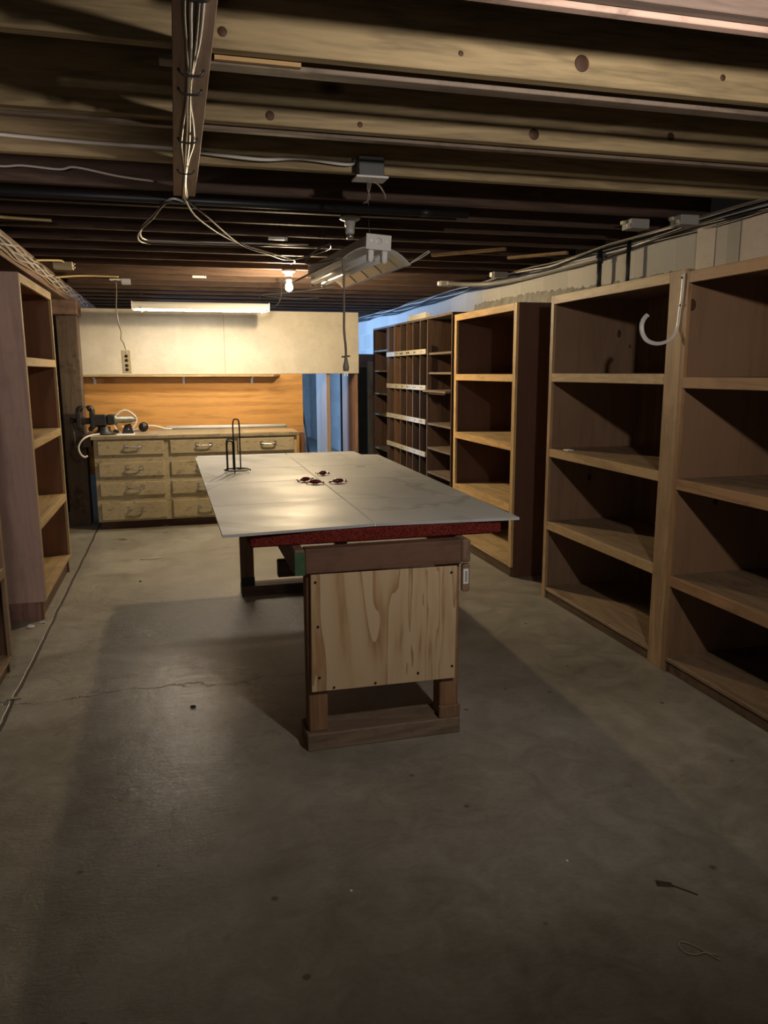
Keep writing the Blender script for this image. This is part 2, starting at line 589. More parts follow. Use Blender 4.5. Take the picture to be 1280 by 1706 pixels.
# painted boards on the near end of the right wall, over the shelves
t1 = MB()
t1.box(XW-0.03, XW-0.001, 0.4, 3.66, 1.9, 2.30)
struct(t1.build('trim_1', painted_dirty('pinkish_board', (0.46, 0.39, 0.34), 0.15)))
t2 = MB().box(XW-0.034, XW-0.001, 3.66, 3.76, 1.9, 2.30)
struct(t2.build('trim_2', painted_dirty('grey_board', (0.25, 0.235, 0.21), 0.15)))
t3 = MB().box(XW-0.03, XW-0.001, 3.76, 3.86, 1.9, 2.30)
struct(t3.build('trim_3', painted_dirty('light_grey_board', (0.33, 0.31, 0.28), 0.15)))
t4 = MB().box(XW-0.034, XW-0.001, 3.86, 4.02, 1.9, 2.30)
struct(t4.build('trim_4', painted_dirty('buff_board', (0.44, 0.385, 0.34), 0.15)))
# squeezed-out mortar ledge along the block wall
rows = []
ys = [4.02+i*0.03 for i in range(118)]
for y in ys:
    h = 2.13+0.035*math.sin(y*1.1)+random.uniform(-0.012, 0.012)
    d = 0.02+random.uniform(0, 0.022)
    rows.append([(XW-0.0005, y, 1.98), (XW-d*0.6, y, 1.985), (XW-d-0.008, y, 2.05+random.uniform(-0.01, 0.01)), (XW-d*0.5, y, h-0.02), (XW-0.0005, y, h)])
struct(MB().grid_surface(rows).build('trim_5', MORTAR))

# joists
JY = [1.74, 2.25, 2.86, 3.43, 3.94, 4.33, 4.67, 5.07, 5.49, 5.88, 6.28, 6.68, 7.23, 7.69, 8.13, 8.55]
y = 8.55
while y < 17.3:
    y += 0.42
    JY.append(y)
jl = ['pale joist overhead at the top right edge, nearest of all the joists',
      'broad yellowish joist overhead with a large brown knot, second nearest of the joists',
      'yellowish knotty joist overhead, third nearest and behind the broadest lit joist',
      'yellowish joist overhead carrying the white junction box and a loose cable']
KNOT = wood((0.075, 0.036, 0.02), 'z', dark=0.4, fig=3)
KN = {1: ((1.214, 2.397, 0.024), (0.832, 2.389, 0.008), (0.165, 2.380, 0.013), (1.704, 2.40, 0.010)), 2: ((1.355, 2.378, 0.021), (1.945, 2.41, 0.016), (0.361, 2.369, 0.016), (0.68, 2.363, 0.010))}
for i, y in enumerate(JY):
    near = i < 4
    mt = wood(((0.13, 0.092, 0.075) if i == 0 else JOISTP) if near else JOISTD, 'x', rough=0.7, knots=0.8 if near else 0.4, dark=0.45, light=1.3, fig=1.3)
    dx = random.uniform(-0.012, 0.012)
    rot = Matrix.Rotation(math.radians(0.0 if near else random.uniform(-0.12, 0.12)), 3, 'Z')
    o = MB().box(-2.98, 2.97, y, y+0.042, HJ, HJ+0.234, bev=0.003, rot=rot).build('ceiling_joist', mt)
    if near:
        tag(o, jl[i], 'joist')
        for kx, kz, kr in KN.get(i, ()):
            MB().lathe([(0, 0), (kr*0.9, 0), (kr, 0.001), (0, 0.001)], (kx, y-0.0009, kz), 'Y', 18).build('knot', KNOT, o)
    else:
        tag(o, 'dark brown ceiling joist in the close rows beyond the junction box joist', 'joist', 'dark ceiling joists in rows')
# loose lath strips under the second joist
tag(MB().box(0.0, 2.9, 2.315, 2.37, HJ-0.016, HJ-0.002, bev=0.002).build('lath_strip', wood(GREYWOOD, 'x', dirt=0.5)),
    'thin grey splintered lath strip just behind the knotty second joist', 'strip')
tag(MB().box(-1.0, 2.9, 2.905, 2.94, HJ-0.014, HJ-0.002, bev=0.002).build('lath_strip', wood((0.16, 0.12, 0.09), 'x', dirt=0.5)),
    'thin grey lath strip under the third nearest joist', 'strip')
tag(MB().box(0.4, 2.9, 1.786, 1.815, HJ-0.012, HJ+0.02, bev=0.002).build('lath_strip', wood((0.36, 0.25, 0.2), 'x', dirt=0.5)),
    'pinkish splintered lath strip along the nearest joist at the top right corner', 'strip')
tag(MB().box(0.145, 0.38, 2.294, 2.31, HJ-0.012, HJ-0.001).build('lath_offcut', wood(PINE, 'x')),
    'short pale lath offcut beside the cable board under the second joist', 'strip')

# diagonal bracing pieces between far joists near the right wall
for lab, a, b in (('short pale diagonal brace between the far joists, left of two', (1.85, 5.55), (2.25, 5.15)), ('short pale diagonal brace between the far joists, nearer the block wall', (2.45, 5.55), (2.75, 5.2))):
    m = MB()
    d = Vector((b[0]-a[0], b[1]-a[1], 0)).normalized()*1.0
    n = Vector((-d.y, d.x, 0))*0.02
    A, B = Vector((a[0], a[1], 0)), Vector((b[0], b[1], 0))
    zs = (HJ-0.021, HJ-0.002)
    m.hexa([(A-n)+Vector((0, 0, zs[0])), (B-n)+Vector((0, 0, zs[0])), (B+n)+Vector((0, 0, zs[0])), (A+n)+Vector((0, 0, zs[0]))],
           [(A-n)+Vector((0, 0, zs[1])), (B-n)+Vector((0, 0, zs[1])), (B+n)+Vector((0, 0, zs[1])), (A+n)+Vector((0, 0, zs[1]))])
    tag(m.build('diagonal_brace', wood((0.42, 0.28, 0.14), 'x')), lab, 'brace')

# board that carries cables across the joists
tag(MB().box(0.035, 0.135, 0.6, 3.96, HJ-0.022, HJ-0.001, bev=0.002).build('cable_board', wood((0.38, 0.25, 0.19), 'y', dirt=0.25)),
    'brown board fixed under the joists from the top edge, carrying a bundle of cables', 'board')
def clip(m, x, y, z, w):
    m.box(x-w, x+w, y-0.008, y+0.008, z-0.012, z)
for k, (dx, r, mt, lab) in enumerate(((-0.016, 0.0055, CORDB, 'black cable on the left side of the brown overhead board'),
                                      (-0.003, 0.0055, CORDS, 'silvery cable in the middle of the brown overhead board'),
                                      (0.010, 0.0055, CORDB, 'black cable on the right side of the brown overhead board'),
                                      (0.022, 0.0045, CORDW, 'thin pale cable, rightmost on the brown overhead board'))):
    pts = [(0.082+dx*(0.6+0.5*math.sin(i*1.3))+random.uniform(-0.003, 0.003), 0.62+i*0.22, HJ-0.022-r-0.001) for i in range(15)]
    pts.append((0.085+dx*0.5, 3.92, HJ-0.022-r-0.004))
    # past the end of the board each cable goes its own way
    if k == 0:
        pts += [(0.08, 4.0, 2.295), (0.0, 3.96, 2.285), (-0.07, 4.28, 2.27), (-0.155, 4.68, 2.265), (-0.15, 5.03, 2.265), (0.03, 5.2, 2.285), (0.45, 5.28, 2.30), (0.75, 5.32, HJ-0.012), (1.1, 5.4, HJ-0.008)]
    elif k == 1:
        pts += [(0.09, 4.0, 2.30), (0.02, 3.95, 2.30), (-0.06, 4.26, 2.285), (-0.14, 4.66, 2.28), (-0.135, 5.01, 2.28), (0.04, 5.17, 2.30), (0.45, 5.24, 2.315), (0.9, 5.30, HJ-0.01)]
    elif k == 2:
        pts += [(0.11, 4.0, 2.30), (0.2, 4.27, 2.29), (0.43, 5.05, 2.28), (0.66, 5.56, 2.30), (0.86, 5.88, 2.312), (1.05, 5.42, 2.318), (1.0, 5.05, 2.30)]
    else:
        pts += [(0.095, 4.0, 2.30), (0.16, 4.3, 2.28), (0.36, 4.95, 2.29), (0.62, 5.5, 2.31), (0.9, 5.95, 2.318), (0.91, 6.2, 2.325)]
    tag(MB().tube(pts, r, 8, 5).build('ceiling_cable', mt), lab, 'cable', 'cables on the overhead board')
m = MB()
for i, y in enumerate((1.9, 2.35, 2.5, 3.0, 3.45)):
    m = MB()
    m.tube([(0.05, y, HJ-0.024), (0.06, y, HJ-0.038), (0.085, y, HJ-0.041), (0.11, y, HJ-0.038), (0.118, y, HJ-0.024)], 0.0035, 6, 3)
    tag(m.build('cable_staple', BLACKP), 'dark staple holding the cable bundle to the brown overhead board', 'staple', 'staples along the cable board')

# cables on the joist faces at the left and across to the junction box
tag(MB().tube([(-1.4, 3.36, 2.40), (-0.9, 3.38, 2.395), (-0.4, 3.40, 2.385), (0.0, 3.405, 2.382), (0.25, 3.39, 2.365), (0.4, 3.39, 2.36), (0.55, 3.395, 2.375), (0.75, 3.40, 2.365), (0.79, 3.40, 2.385)], 0.0075, 8, 6, flat=0.6).build('ceiling_cable', CORDW),
    'pale flat cable running along the joist face to the junction box', 'cable')
tag(MB().tube([(-1.3, 3.86, 2.42), (-0.75, 3.87, 2.385), (-0.6, 3.87, 2.392), (-0.45, 3.87, 2.385), (-0.38, 3.88, 2.40), (-0.2, 3.89, 2.375), (-0.05, 3.90, 2.365)], 0.005, 8, 6).build('ceiling_cable', CORDW),
    'thin pale cable drooping on a joist at upper left, behind the flat cable', 'cable')
# black pipe under the joists
p = thing('water_pipe', (0.2, 4.06, HJ-0.021), 'long black pipe running crosswise just under the dark joists', 'pipe')
MB().cyl((-1.6, 4.06, HJ-0.021), (1.55, 4.06, HJ-0.021), 0.019, n=16).build('pipe_run', PIPE, p)
MB().cyl((1.28, 4.06, HJ-0.021), (1.36, 4.06, HJ-0.021), 0.0205, n=16).build('coupling', PIPE, p)
MB().cyl((-1.0, 4.06, HJ-0.021), (-0.93, 4.06, HJ-0.021), 0.0205, n=16).build('coupling', PIPE, p)

# ------------------------------------------------------------------ left beam, post, dark corner
tag(MB().box(-1.11, -0.955, 0.5, 17.5, HJ-0.16, HJ-0.001, bev=0.004).build('support_beam', wood((0.24, 0.16, 0.13), 'y', dirt=0.4)),
    'long reddish timber beam along the left side with silvery cables', 'beam')
tag(MB().box(-1.28, -0.865, 7.98, 8.32, 2.04, HJ-0.162, bev=0.006).build('corbel_block', wood((0.22, 0.14, 0.11), 'x', dirt=0.5)),
    'short timber block between the left beam and its post', 'block')
tag(MB().box(-1.07, -0.88, 8.05, 8.24, 0.0, 2.039, bev=0.006).build('timber_post', wood((0.13, 0.095, 0.07), 'z', dirt=0.7, rough=0.85)),
    'dark rough square timber post left of the workbench', 'post')
tag(MB().tube([(-1.073, 8.16, 1.40), (-1.09, 8.14, 1.385), (-1.10, 8.12, 1.35), (-1.09, 8.10, 1.325), (-1.07, 8.10, 1.33), (-1.066, 8.10, 1.36)], 0.004, 8, 5).build('wire_hook', PIPE),
    'small bent wire hook on the left side of the timber post', 'hook')
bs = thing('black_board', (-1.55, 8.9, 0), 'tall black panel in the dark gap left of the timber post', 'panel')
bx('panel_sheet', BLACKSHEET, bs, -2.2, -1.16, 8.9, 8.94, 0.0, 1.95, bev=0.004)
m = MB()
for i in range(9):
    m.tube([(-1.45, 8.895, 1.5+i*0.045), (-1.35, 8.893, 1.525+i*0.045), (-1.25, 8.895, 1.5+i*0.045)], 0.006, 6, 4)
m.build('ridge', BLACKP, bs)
for k in range(6):
    r = 0.006 if k < 4 else 0.0045
    mt = [CORDS, CORDS, CORDW, CORDS, CORDW, CORDY][k]
    pts = []
    for i in range(34):
        yy = 2.6+i*0.22
        zz = 2.235+k*0.016+0.012*math.sin(i*1.7+k*2.1)+random.uniform(-0.004, 0.004)
        if k == 5:
            zz = 2.215+0.01*math.sin(i*0.8)
        zz = min(zz, HJ-0.012)
        pts.append((-0.955-0.0-0.001+r+random.uniform(0.0, 0.012), yy, zz))
    tag(MB().tube(pts, r, 7, 4).build('beam_cable', mt),
        ['silvery cable, lowest of the bundle along the left timber beam', 'silvery cable second from the bottom along the left timber beam',
         'white cable in the middle of the bundle along the left timber beam', 'silvery cable second from the top along the left timber beam',
         'thin white cable, topmost of the bundle along the left timber beam', 'thin yellowed wire sagging under the cables of the left timber beam'][k], 'cable', 'cables along the left beam')
tag(MB().tube([(-0.94, 4.55, 2.30), (-0.86, 4.72, 2.322), (-0.76, 4.8, HJ-0.008), (-0.62, 4.82, HJ-0.008)], 0.008, 8, 5, flat=0.6).build('branch_cable', CORDY),
    'yellowed flat cable branching off the left beam bundle up to the joists, nearest one', 'cable')
tag(MB().tube([(-0.935, 6.25, 2.30), (-0.85, 6.4, 2.322), (-0.79, 6.48, HJ-0.008), (-0.78, 6.56, HJ-0.008)], 0.008, 8, 5, flat=0.6).build('branch_cable', CORDY),
    'yellowed cable branching off the left beam beside the beige box', 'cable')
tag(MB().tube([(-0.93, 7.15, 2.28), (-0.82, 7.33, 2.315), (-0.7, 7.42, HJ-0.008), (-0.55, 7.44, HJ-0.006), (-0.44, 7.44, HJ-0.008)], 0.008, 8, 5, flat=0.6).build('branch_cable', CORDY),
    'yellowed cable running from the left beam to the outlet cord box', 'cable')
jb = thing('junction_box', (-0.79, 6.62, HJ-0.05), 'beige junction box at upper left beside the cables of the left beam', 'box')
bx('box_body', IVORY, jb, -0.86, -0.72, 6.57, 6.66, HJ-0.055, HJ-0.002, bev=0.003)
for z in (-0.043, -0.018):
    bx('box_clamp', WHITEP, jb, -0.719, -0.702, 6.575, 6.59, HJ+z-0.006, HJ+z+0.006)

# ------------------------------------------------------------------ bookcases
def bookcase(loc_y0, loc_y1, xf, side, depth, H, shelves, label, cols, stile=(0.045, 0.045), plinth=0.055, rec=0.012, edge=0.052, name='bookcase', back_tone=None):
    """side=+1: opens towards -x (stands on the right); side=-1: opens towards +x"""
    face, panel, shelfc, edgec = cols
    s = side
    t = thing(name, (xf+s*depth/2, (loc_y0+loc_y1)/2, 0), label, 'bookcase')
    def b(nm, mat, x0, x1, y0, y1, z0, z1, bev=0.0015, par=t):
        xa, xb = sorted((xf+s*x0, xf+s*x1))
        return MB().box(xa, xb, y0, y1, z0, z1, bev=bev).build(nm, mat, par)
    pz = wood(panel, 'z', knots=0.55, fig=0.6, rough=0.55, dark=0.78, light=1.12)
    th = 0.02
    b('side_panel', pz, 0.02, depth, loc_y0, loc_y0+th, 0.0, H)
    b('side_panel', pz, 0.02, depth, loc_y1-th, loc_y1, 0.0, H)
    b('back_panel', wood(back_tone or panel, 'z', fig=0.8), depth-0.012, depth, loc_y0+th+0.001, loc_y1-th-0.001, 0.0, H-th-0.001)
    b('top_panel', wood(panel, 'y'), 0.02, depth, loc_y0+th+0.001, loc_y1-th-0.001, H-th, H)
    st = wood(face, 'z', knots=0.4, dirt=0.25, rough=0.5)
    b('stile', st, 0, 0.019, loc_y0, loc_y0+stile[0], plinth if plinth > 0.06 else 0.0, H)
    b('stile', st, 0, 0.019, loc_y1-stile[1], loc_y1, plinth if plinth > 0.06 else 0.0, H)
    ya, yb = loc_y0+stile[0]+0.0005, loc_y1-stile[1]-0.0005
    b('top_rail', wood(edgec, 'y', knots=0.5, dirt=0.2, rough=0.5), 0, 0.019, ya, yb, H-edge, H)
    for z in shelves:
        sh = b('shelf', wood(shelfc, 'y', dirt=0.35, rough=0.5), 0.0195, depth-0.013, loc_y0+th+0.001, loc_y1-th-0.001, z-0.02, z)
        eb = b('shelf_edge', wood(edgec, 'y', knots=0.5, dirt=0.3, rough=0.5), 0, 0.019, ya, yb, z-edge, z, par=sh)
    bs_ = b('shelf', wood(shelfc, 'y', dirt=0.4, rough=0.5), 0.002, depth-0.013, loc_y0+max(th, 0.021), loc_y1-max(th, 0.021), plinth+0.001, plinth+0.02)
    b('plinth', wood((0.12, 0.075, 0.045), 'y', dirt=0.6), rec, rec+0.02, loc_y0+0.021, loc_y1-0.021, 0.0, plinth)
    return t
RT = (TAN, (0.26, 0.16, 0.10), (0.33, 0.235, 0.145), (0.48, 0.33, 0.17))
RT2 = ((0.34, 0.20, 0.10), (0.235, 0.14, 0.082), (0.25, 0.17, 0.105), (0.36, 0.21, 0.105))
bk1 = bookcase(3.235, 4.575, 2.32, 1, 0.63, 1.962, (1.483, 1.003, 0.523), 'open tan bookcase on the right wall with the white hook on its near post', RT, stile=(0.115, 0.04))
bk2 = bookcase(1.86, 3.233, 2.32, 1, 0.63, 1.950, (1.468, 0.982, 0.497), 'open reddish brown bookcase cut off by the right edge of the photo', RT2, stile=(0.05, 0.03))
def knot(par, x, y, z, r, k=2.0):
    m = MB().lathe([(0, 0), (r*0.85, 0), (r, 0.0012), (0, 0.0012)], (0, 0, 0), 'Y', 18)
    for v in m.bm.verts:
        v.co = Vector((v.co.x+x, v.co.y+y, v.co.z*k+z))
    m.build('knot', KNOT, par)
knot(bk1, 2.80, 4.5541, 1.735, 0.014)
knot(bk1, 2.885, 4.5541, 1.655, 0.007)
knot(bk1, 2.63, 4.5541, 0.80, 0.016, 1.5)
knot(bk2, 2.352, 3.2121, 1.80, 0.022, 1.3)
knot(bk2, 2.56, 3.2121, 0.86, 0.016, 1.4)
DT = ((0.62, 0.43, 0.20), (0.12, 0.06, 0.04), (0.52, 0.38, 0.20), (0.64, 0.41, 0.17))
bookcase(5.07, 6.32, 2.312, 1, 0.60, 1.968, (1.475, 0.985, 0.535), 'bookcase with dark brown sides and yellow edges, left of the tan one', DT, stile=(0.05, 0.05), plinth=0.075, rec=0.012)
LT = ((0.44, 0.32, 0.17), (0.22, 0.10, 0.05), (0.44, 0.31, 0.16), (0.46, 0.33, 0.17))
lc = bookcase(4.95, 6.15, -0.835, -1, 0.60, 2.065, (1.59, 1.10, 0.61), 'tall bookcase at left with a mauve end panel facing the camera', LT, plinth=0.12, rec=0.035, stile=(0.03, 0.03))
MB().box(-1.44, -0.8365, 4.938, 4.9495, 0.115, 2.066, bev=0.001).build('end_panel', wood(MAUVE, 'z', fig=0.7, rough=0.75, dark=0.75, dirt=0.12), lc)
MB().box(-1.44, -0.868, 4.938, 4.9495, 0.0, 0.1145, bev=0.001).build('end_panel_foot', wood((0.28, 0.16, 0.14), 'z', rough=0.75, dirt=0.4), lc)
bookcase(2.75, 4.095, -0.868, -1, 0.60, 2.065, (1.59, 1.06, 0.555), 'dark bookcase cut off by the left edge, nearest on that side', ((0.26, 0.18, 0.11), (0.12, 0.07, 0.045), (0.3, 0.21, 0.12), (0.3, 0.21, 0.12)), plinth=0.075, rec=0.03, stile=(0.03, 0.045))

# pigeonhole unit: open shelves, vertical slots with label strips, open shelves
pg = thing('pigeonhole_cabinet', (2.62, 7.77, 0), 'long dark cabinet with tall pigeonholes and white label strips', 'cabinet')
X0, X1, Y0, Y1, PT = 2.32, 2.93, 6.40, 9.17, 2.0
DW = wood((0.095, 0.055, 0.036), 'z', rough=0.55)
DWB = wood((0.045, 0.028, 0.02), 'z', rough=0.6)
DSH = wood((0.20, 0.155, 0.115), 'y', rough=0.5, dirt=0.3)
GE = wood((0.17, 0.13, 0.10), 'z', rough=0.5)
bx('side_panel', DW, pg, X0, X1, Y0, Y0+0.02, 0, PT)
bx('side_panel', DW, pg, X0, X1, Y1-0.02, Y1, 0, PT)
bx('back_panel', DWB, pg, X1-0.012, X1, Y0+0.021, Y1-0.021, 0, PT-0.021)
bx('top_panel', GE, pg, X0, X1, Y0+0.021, Y1-0.021, PT-0.02, PT)
bx('plinth', DW, pg, X0+0.03, X0+0.05, Y0+0.021, Y1-0.021, 0, 0.08)
tones = [(0.10, 0.058, 0.038), (0.055, 0.034, 0.024), (0.06, 0.036, 0.026), (0.11, 0.06, 0.036), (0.075, 0.045, 0.032), (0.17, 0.09, 0.05), (0.10, 0.06, 0.04)]
DIV = [7.08, 7.31, 7.55, 7.765, 8.005, 8.24, 8.465, 8.53]
for i, yv in enumerate(DIV):
    d = bx('divider', wood(tones[i % 7], 'z', rough=0.55), pg, X0+0.003, X1-0.013, yv-0.007, yv+0.007, 0.082, PT-0.021)
    bx('divider_edge', GE, d, X0-0.001, X0+0.0025, yv-0.007, yv+0.007, 0.082, PT-0.021, bev=0)
for z in (1.66, 1.318, 0.993, 0.677):
    bx('shelf', DW, pg, X0+0.02, X1-0.013, 7.088, 8.523, z-0.003, z+0.012)
    pts = []
    s_ = bx('label_strip', plain('yellowed_label_strip', (0.60, 0.56, 0.44), 0.6, var=0.12), pg, X0-0.012, X0-0.0015, 7.11, 8.52, z, z+0.048, bev=0.001)
    m = MB()
    rr = random.Random(int(z*1000))
    for k in range(6):
        yc = 7.24+k*0.225
        if rr.random() < 0.9:
            big = (k == 1 and z > 1.6) or (z > 1.3 and z < 1.4 and k in (3, 4)) or rr.random() < 0.15
            nw = rr.randint(2, 4)
            for q in range(nw):
                w = rr.uniform(0.008, 0.02)*(1.5 if big else 1)
                hh = rr.uniform(0.006, 0.011)*(2.0 if big else 1)
                y1 = yc-0.05+q*0.028
                m.box(X0-0.0128, X0-0.0121, y1, y1+w, z+0.024-hh/2, z+0.024+hh/2)
    m.build('printed_lettering', INK if z > 1.3 else plain('faded_ink', (0.22, 0.2, 0.15), 0.8), s_)
for z in (1.67, 1.491, 1.014, 0.782, 0.548, 0.3):
    bx('shelf', DSH, pg, X0+0.004, X1-0.013, Y0+0.021, 7.072, z-0.02, z)
bx('shelf', DSH, pg, X0-0.05, X1-0.013, Y0+0.021, 7.072, 1.326-0.02, 1.326)
bx('shelf_batten', DSH, pg, X0-0.03, X0-0.012, Y0+0.1, 6.95, 1.29, 1.3055)
for z in (1.744, 1.512, 1.249, 1.004, 0.6):
    bx('shelf', DSH, pg, X0+0.004, X1-0.013, 8.538, Y1-0.021, z-0.02, z)
bx('hinge_strip', GE, pg, X0-0.012, X0-0.0015, 7.045, 7.06, 1.25, 1.76)
# white card standing on the pigeonhole unit
tag(MB().box(2.84, 2.90, 8.9, 9.75, PT+0.1, PT+0.21, bev=0.003).build('white_box', plain('white_card_box', (0.72, 0.70, 0.63), 0.7)) if False else
    MB().box(2.42, 2.47, 7.45, 8.05, PT+0.001, PT+0.075, bev=0.003).build('card_box', plain('white_card', (0.72, 0.70, 0.63), 0.7)),
    'long white card box lying on top of the pigeonhole cabinet', 'box')

# doorway framing at the end of the pigeonhole unit
tag(MB().box(1.94, 2.44, 9.30, 9.34, 1.549, 1.707, bev=0.003).build('header_board', wood((0.26, 0.17, 0.15), 'x', dirt=0.4)),
    'dark reddish header board between the white panel and the pigeonhole cabinet', 'board')
tag(MB().box(2.262, 2.36, 9.24, 9.298, 0.0, 1.62, bev=0.004).build('timber_post', wood((0.46, 0.41, 0.31), 'z', dirt=0.4)),
    'weathered grey post at the far end of the pigeonhole cabinet', 'post')
tag(MB().box(1.95, 2.42, 9.36, 9.40, 0.0, 1.57, bev=0.003).build('dark_board', plain('dark_green_board', (0.035, 0.04, 0.035), 0.7, var=0.3)),
    'dark greenish upright board under the header beside the grey post', 'board')

# ------------------------------------------------------------------ partition behind the bench
tag(MB().box(-0.935, 1.99, 8.53, 8.55, 1.478, 2.14, bev=0.002).build('hardboard_sheet', WHITEBOARD),
    'wide off-white board panel above the workbench', 'panel')
tag(MB().box(0.52, 0.526, 8.527, 8.5295, 1.485, 2.10).build('panel_seam', plain('seam_buff', (0.35, 0.31, 0.23), 0.8)),  # strip in a darker buff than the panel
    'thin vertical cover strip over the joint of the off-white panel', 'strip')
tag(MB().box(-0.93, 1.352, 8.53, 8.548, 0.45, 1.476, bev=0.002).build('plywood_backboard', wood((0.56, 0.29, 0.085), 'x', fig=0.9, knots=0.2, rough=0.4, spec=0.4, light=1.25, dark=0.6)),
    'orange varnished plywood backboard behind the workbench', 'board')
ld = thing('ledge_shelf', (0.08, 8.45, 1.45), 'narrow wooden ledge on brackets between white panel and orange backboard', 'shelf')
m = MB()
bb = [(-0.945, 8.37, 1.458), (1.02, 8.37, 1.45), (1.105, 8.528, 1.45), (-0.945, 8.528, 1.458)]
m.hexa(bb, [(x, y, z+0.022) for x, y, z in bb])
m.build('ledge_board', wood((0.46, 0.34, 0.17), 'x', dirt=0.3), ld)
for x in (-0.80, 0.085, 0.80):
    q = MB()
    q.box(x-0.012, x+0.012, 8.518, 8.5285, 1.38, 1.449)
    q.box(x-0.012, x+0.012, 8.42, 8.5285, 1.437, 1.449)
    q.build('bracket', STEEL, ld)
# uprights between the openings (deep boards seen edge-on)
tag(MB().box(1.625, 1.668, 8.56, 9.22, 0, 1.60, bev=0.003).build('partition_upright', wood((0.40, 0.285, 0.20), 'z', fig=0.8)),
    'pale deep upright board between the two openings right of the bench', 'upright')
tag(MB().box(1.948, 1.985, 8.56, 9.25, 0, 1.60, bev=0.003).build('partition_upright', wood((0.34, 0.19, 0.12), 'z', fig=0.8)),
    'reddish deep upright board under the right end of the white panel', 'upright')
tag(MB().box(1.30, 1.345, 8.40, 8.528, 0.5, 0.84, bev=0.003).build('end_block', wood((0.2, 0.10, 0.06), 'z')),
    'dark wood block beside the right end of the workbench', 'block')
tag(MB().cyl((1.36, 8.62, 1.05), (1.50, 8.66, 0.0), 0.012, n=10).build('dark_rod', PIPE),
    'thin dark rod leaning in the first opening right of the bench', 'rod')

# ------------------------------------------------------------------ workbench
wb = thing('workbench', (0.19, 8.1, 0), 'cream painted workbench with twelve drawers under the fluorescent lamp', 'workbench')
BF = 7.74
bx('carcass', CREAM, wb, -0.78, 1.155, BF, 8.5, 0.078, 0.872)
bx('plinth', wood((0.09, 0.045, 0.03), 'x'), wb, -0.76, 1.14, BF+0.03, 8.45, 0.0, 0.077)
bx('countertop', wood((0.36, 0.30, 0.20), 'x', dirt=0.9, rough=0.45, dark=0.7), wb, -0.80, 1.18, BF-0.035, 8.525, 0.873, 0.907, bev=0.003)
bx('counter_extension', wood((0.10, 0.07, 0.05), 'x', dirt=0.6), wb, -0.875, -0.801, BF+0.05, 8.525, 0.80, 0.906)
bx('patch_board', wood((0.50, 0.37, 0.2), 'x', rough=0.4), wb, 0.64, 1.17, BF-0.02, 8.1, 0.9075, 0.9105, bev=0.001)
cols = [(-0.745, -0.14), (-0.082, 0.52), (0.565, 1.125)]
rws = [(0.722, 0.856), (0.514, 0.652), (0.328, 0.461), (0.095, 0.268)]
for ci, (xa, xb) in enumerate(cols):
    for ri, (za, zb) in enumerate(rws):
        d = MB().box(xa, xb, BF-0.024, BF-0.0005, za, zb, bev=0.006).build('drawer', CREAM, wb)
        xc, zc = (xa+xb)/2+0.02, (za+zb)/2+0.012
        m = MB()
        for sgn in (-1, 1):
            m.box(xc+sgn*0.066-0.016, xc+sgn*0.066+0.016, BF-0.028, BF-0.0245, zc-0.022, zc+0.022, bev=0.002)
            m.cyl((xc+sgn*0.066, BF-0.027, zc), (xc+sgn*0.066, BF-0.052, zc-0.002), 0.007, 0.006, n=10)
        m.tube([(xc-0.07, BF-0.05, zc), (xc-0.05, BF-0.056, zc-0.004), (xc, BF-0.058, zc-0.006), (xc+0.05, BF-0.056, zc-0.004), (xc+0.07, BF-0.05, zc)], 0.0075, 8, 4)
        m.build('handle', CHROME, d)
        if ci == 2 and ri > 0:
            pass

# bench vise
v = thing('bench_vise', (-0.72, 8.02, 0.907), 'grey cast iron bench vise on the left end of the workbench', 'vise')
VY = 7.94
m = MB()
m.lathe([(0.0, 0.0), (0.10, 0.0), (0.10, 0.018), (0.075, 0.026), (0.058, 0.05), (0.06, 0.075), (0, 0.075)], (-0.69, VY, 0.907))
m.build('base', IRON, v)
m = MB()
m.box(-0.80, -0.66, VY-0.055, VY+0.055, 0.985, 1.10, bev=0.014)
m.box(-0.66, -0.60, VY-0.05, VY+0.05, 1.0, 1.10, bev=0.012)
m.build('body', IRON, v)
MB().lathe([(0.0, 0), (0.05, 0), (0.052, 0.03), (0.036, 0.04), (0.034, 0.17), (0.027, 0.18), (0.02, 0.215), (0, 0.215)], (-0.605, VY, 1.05), 'X').build('spindle_housing', IRONL, v)
def jaw(x, sgn):
    m = MB()
    m.box(x-0.022, x+0.022, VY-0.06, VY+0.06, 0.965, 1.13, bev=0.01)
    m.tube([(x, VY, 1.11), (x+sgn*0.002, VY, 1.145), (x+sgn*0.02, VY, 1.165), (x+sgn*0.045, VY, 1.155)], 0.026, 10, 4)
    m.box(x-0.02+sgn*0.02, x+0.02+sgn*0.02, VY-0.05, VY+0.05, 0.945, 0.985, bev=0.008)
    return m
jaw(-0.912, 1).build('front_jaw', IRON, v)
jaw(-0.79, -1).build('rear_jaw', IRON, v)
MB().box(-0.895, -0.80, VY-0.03, VY+0.03, 1.01, 1.07, bev=0.006).build('slide_bar', IRON, v)
m = MB()
m.lathe([(0, 0), (0.028, 0), (0.03, 0.02), (0.018, 0.03), (0.018, 0.06), (0, 0.06)], (-0.99, VY, 1.045), 'X')
m.build('screw_head', IRON, v)
m = MB()
m.cyl((-0.975, VY-0.01, 1.06), (-0.955, VY-0.035, 0.80), 0.009, n=10)
m.lathe([(0, -0.014), (0.013, -0.008), (0.014, 0), (0.013, 0.008), (0, 0.014)], (-0.955, VY-0.035, 0.80))
m.build('handle', IRONL, v)
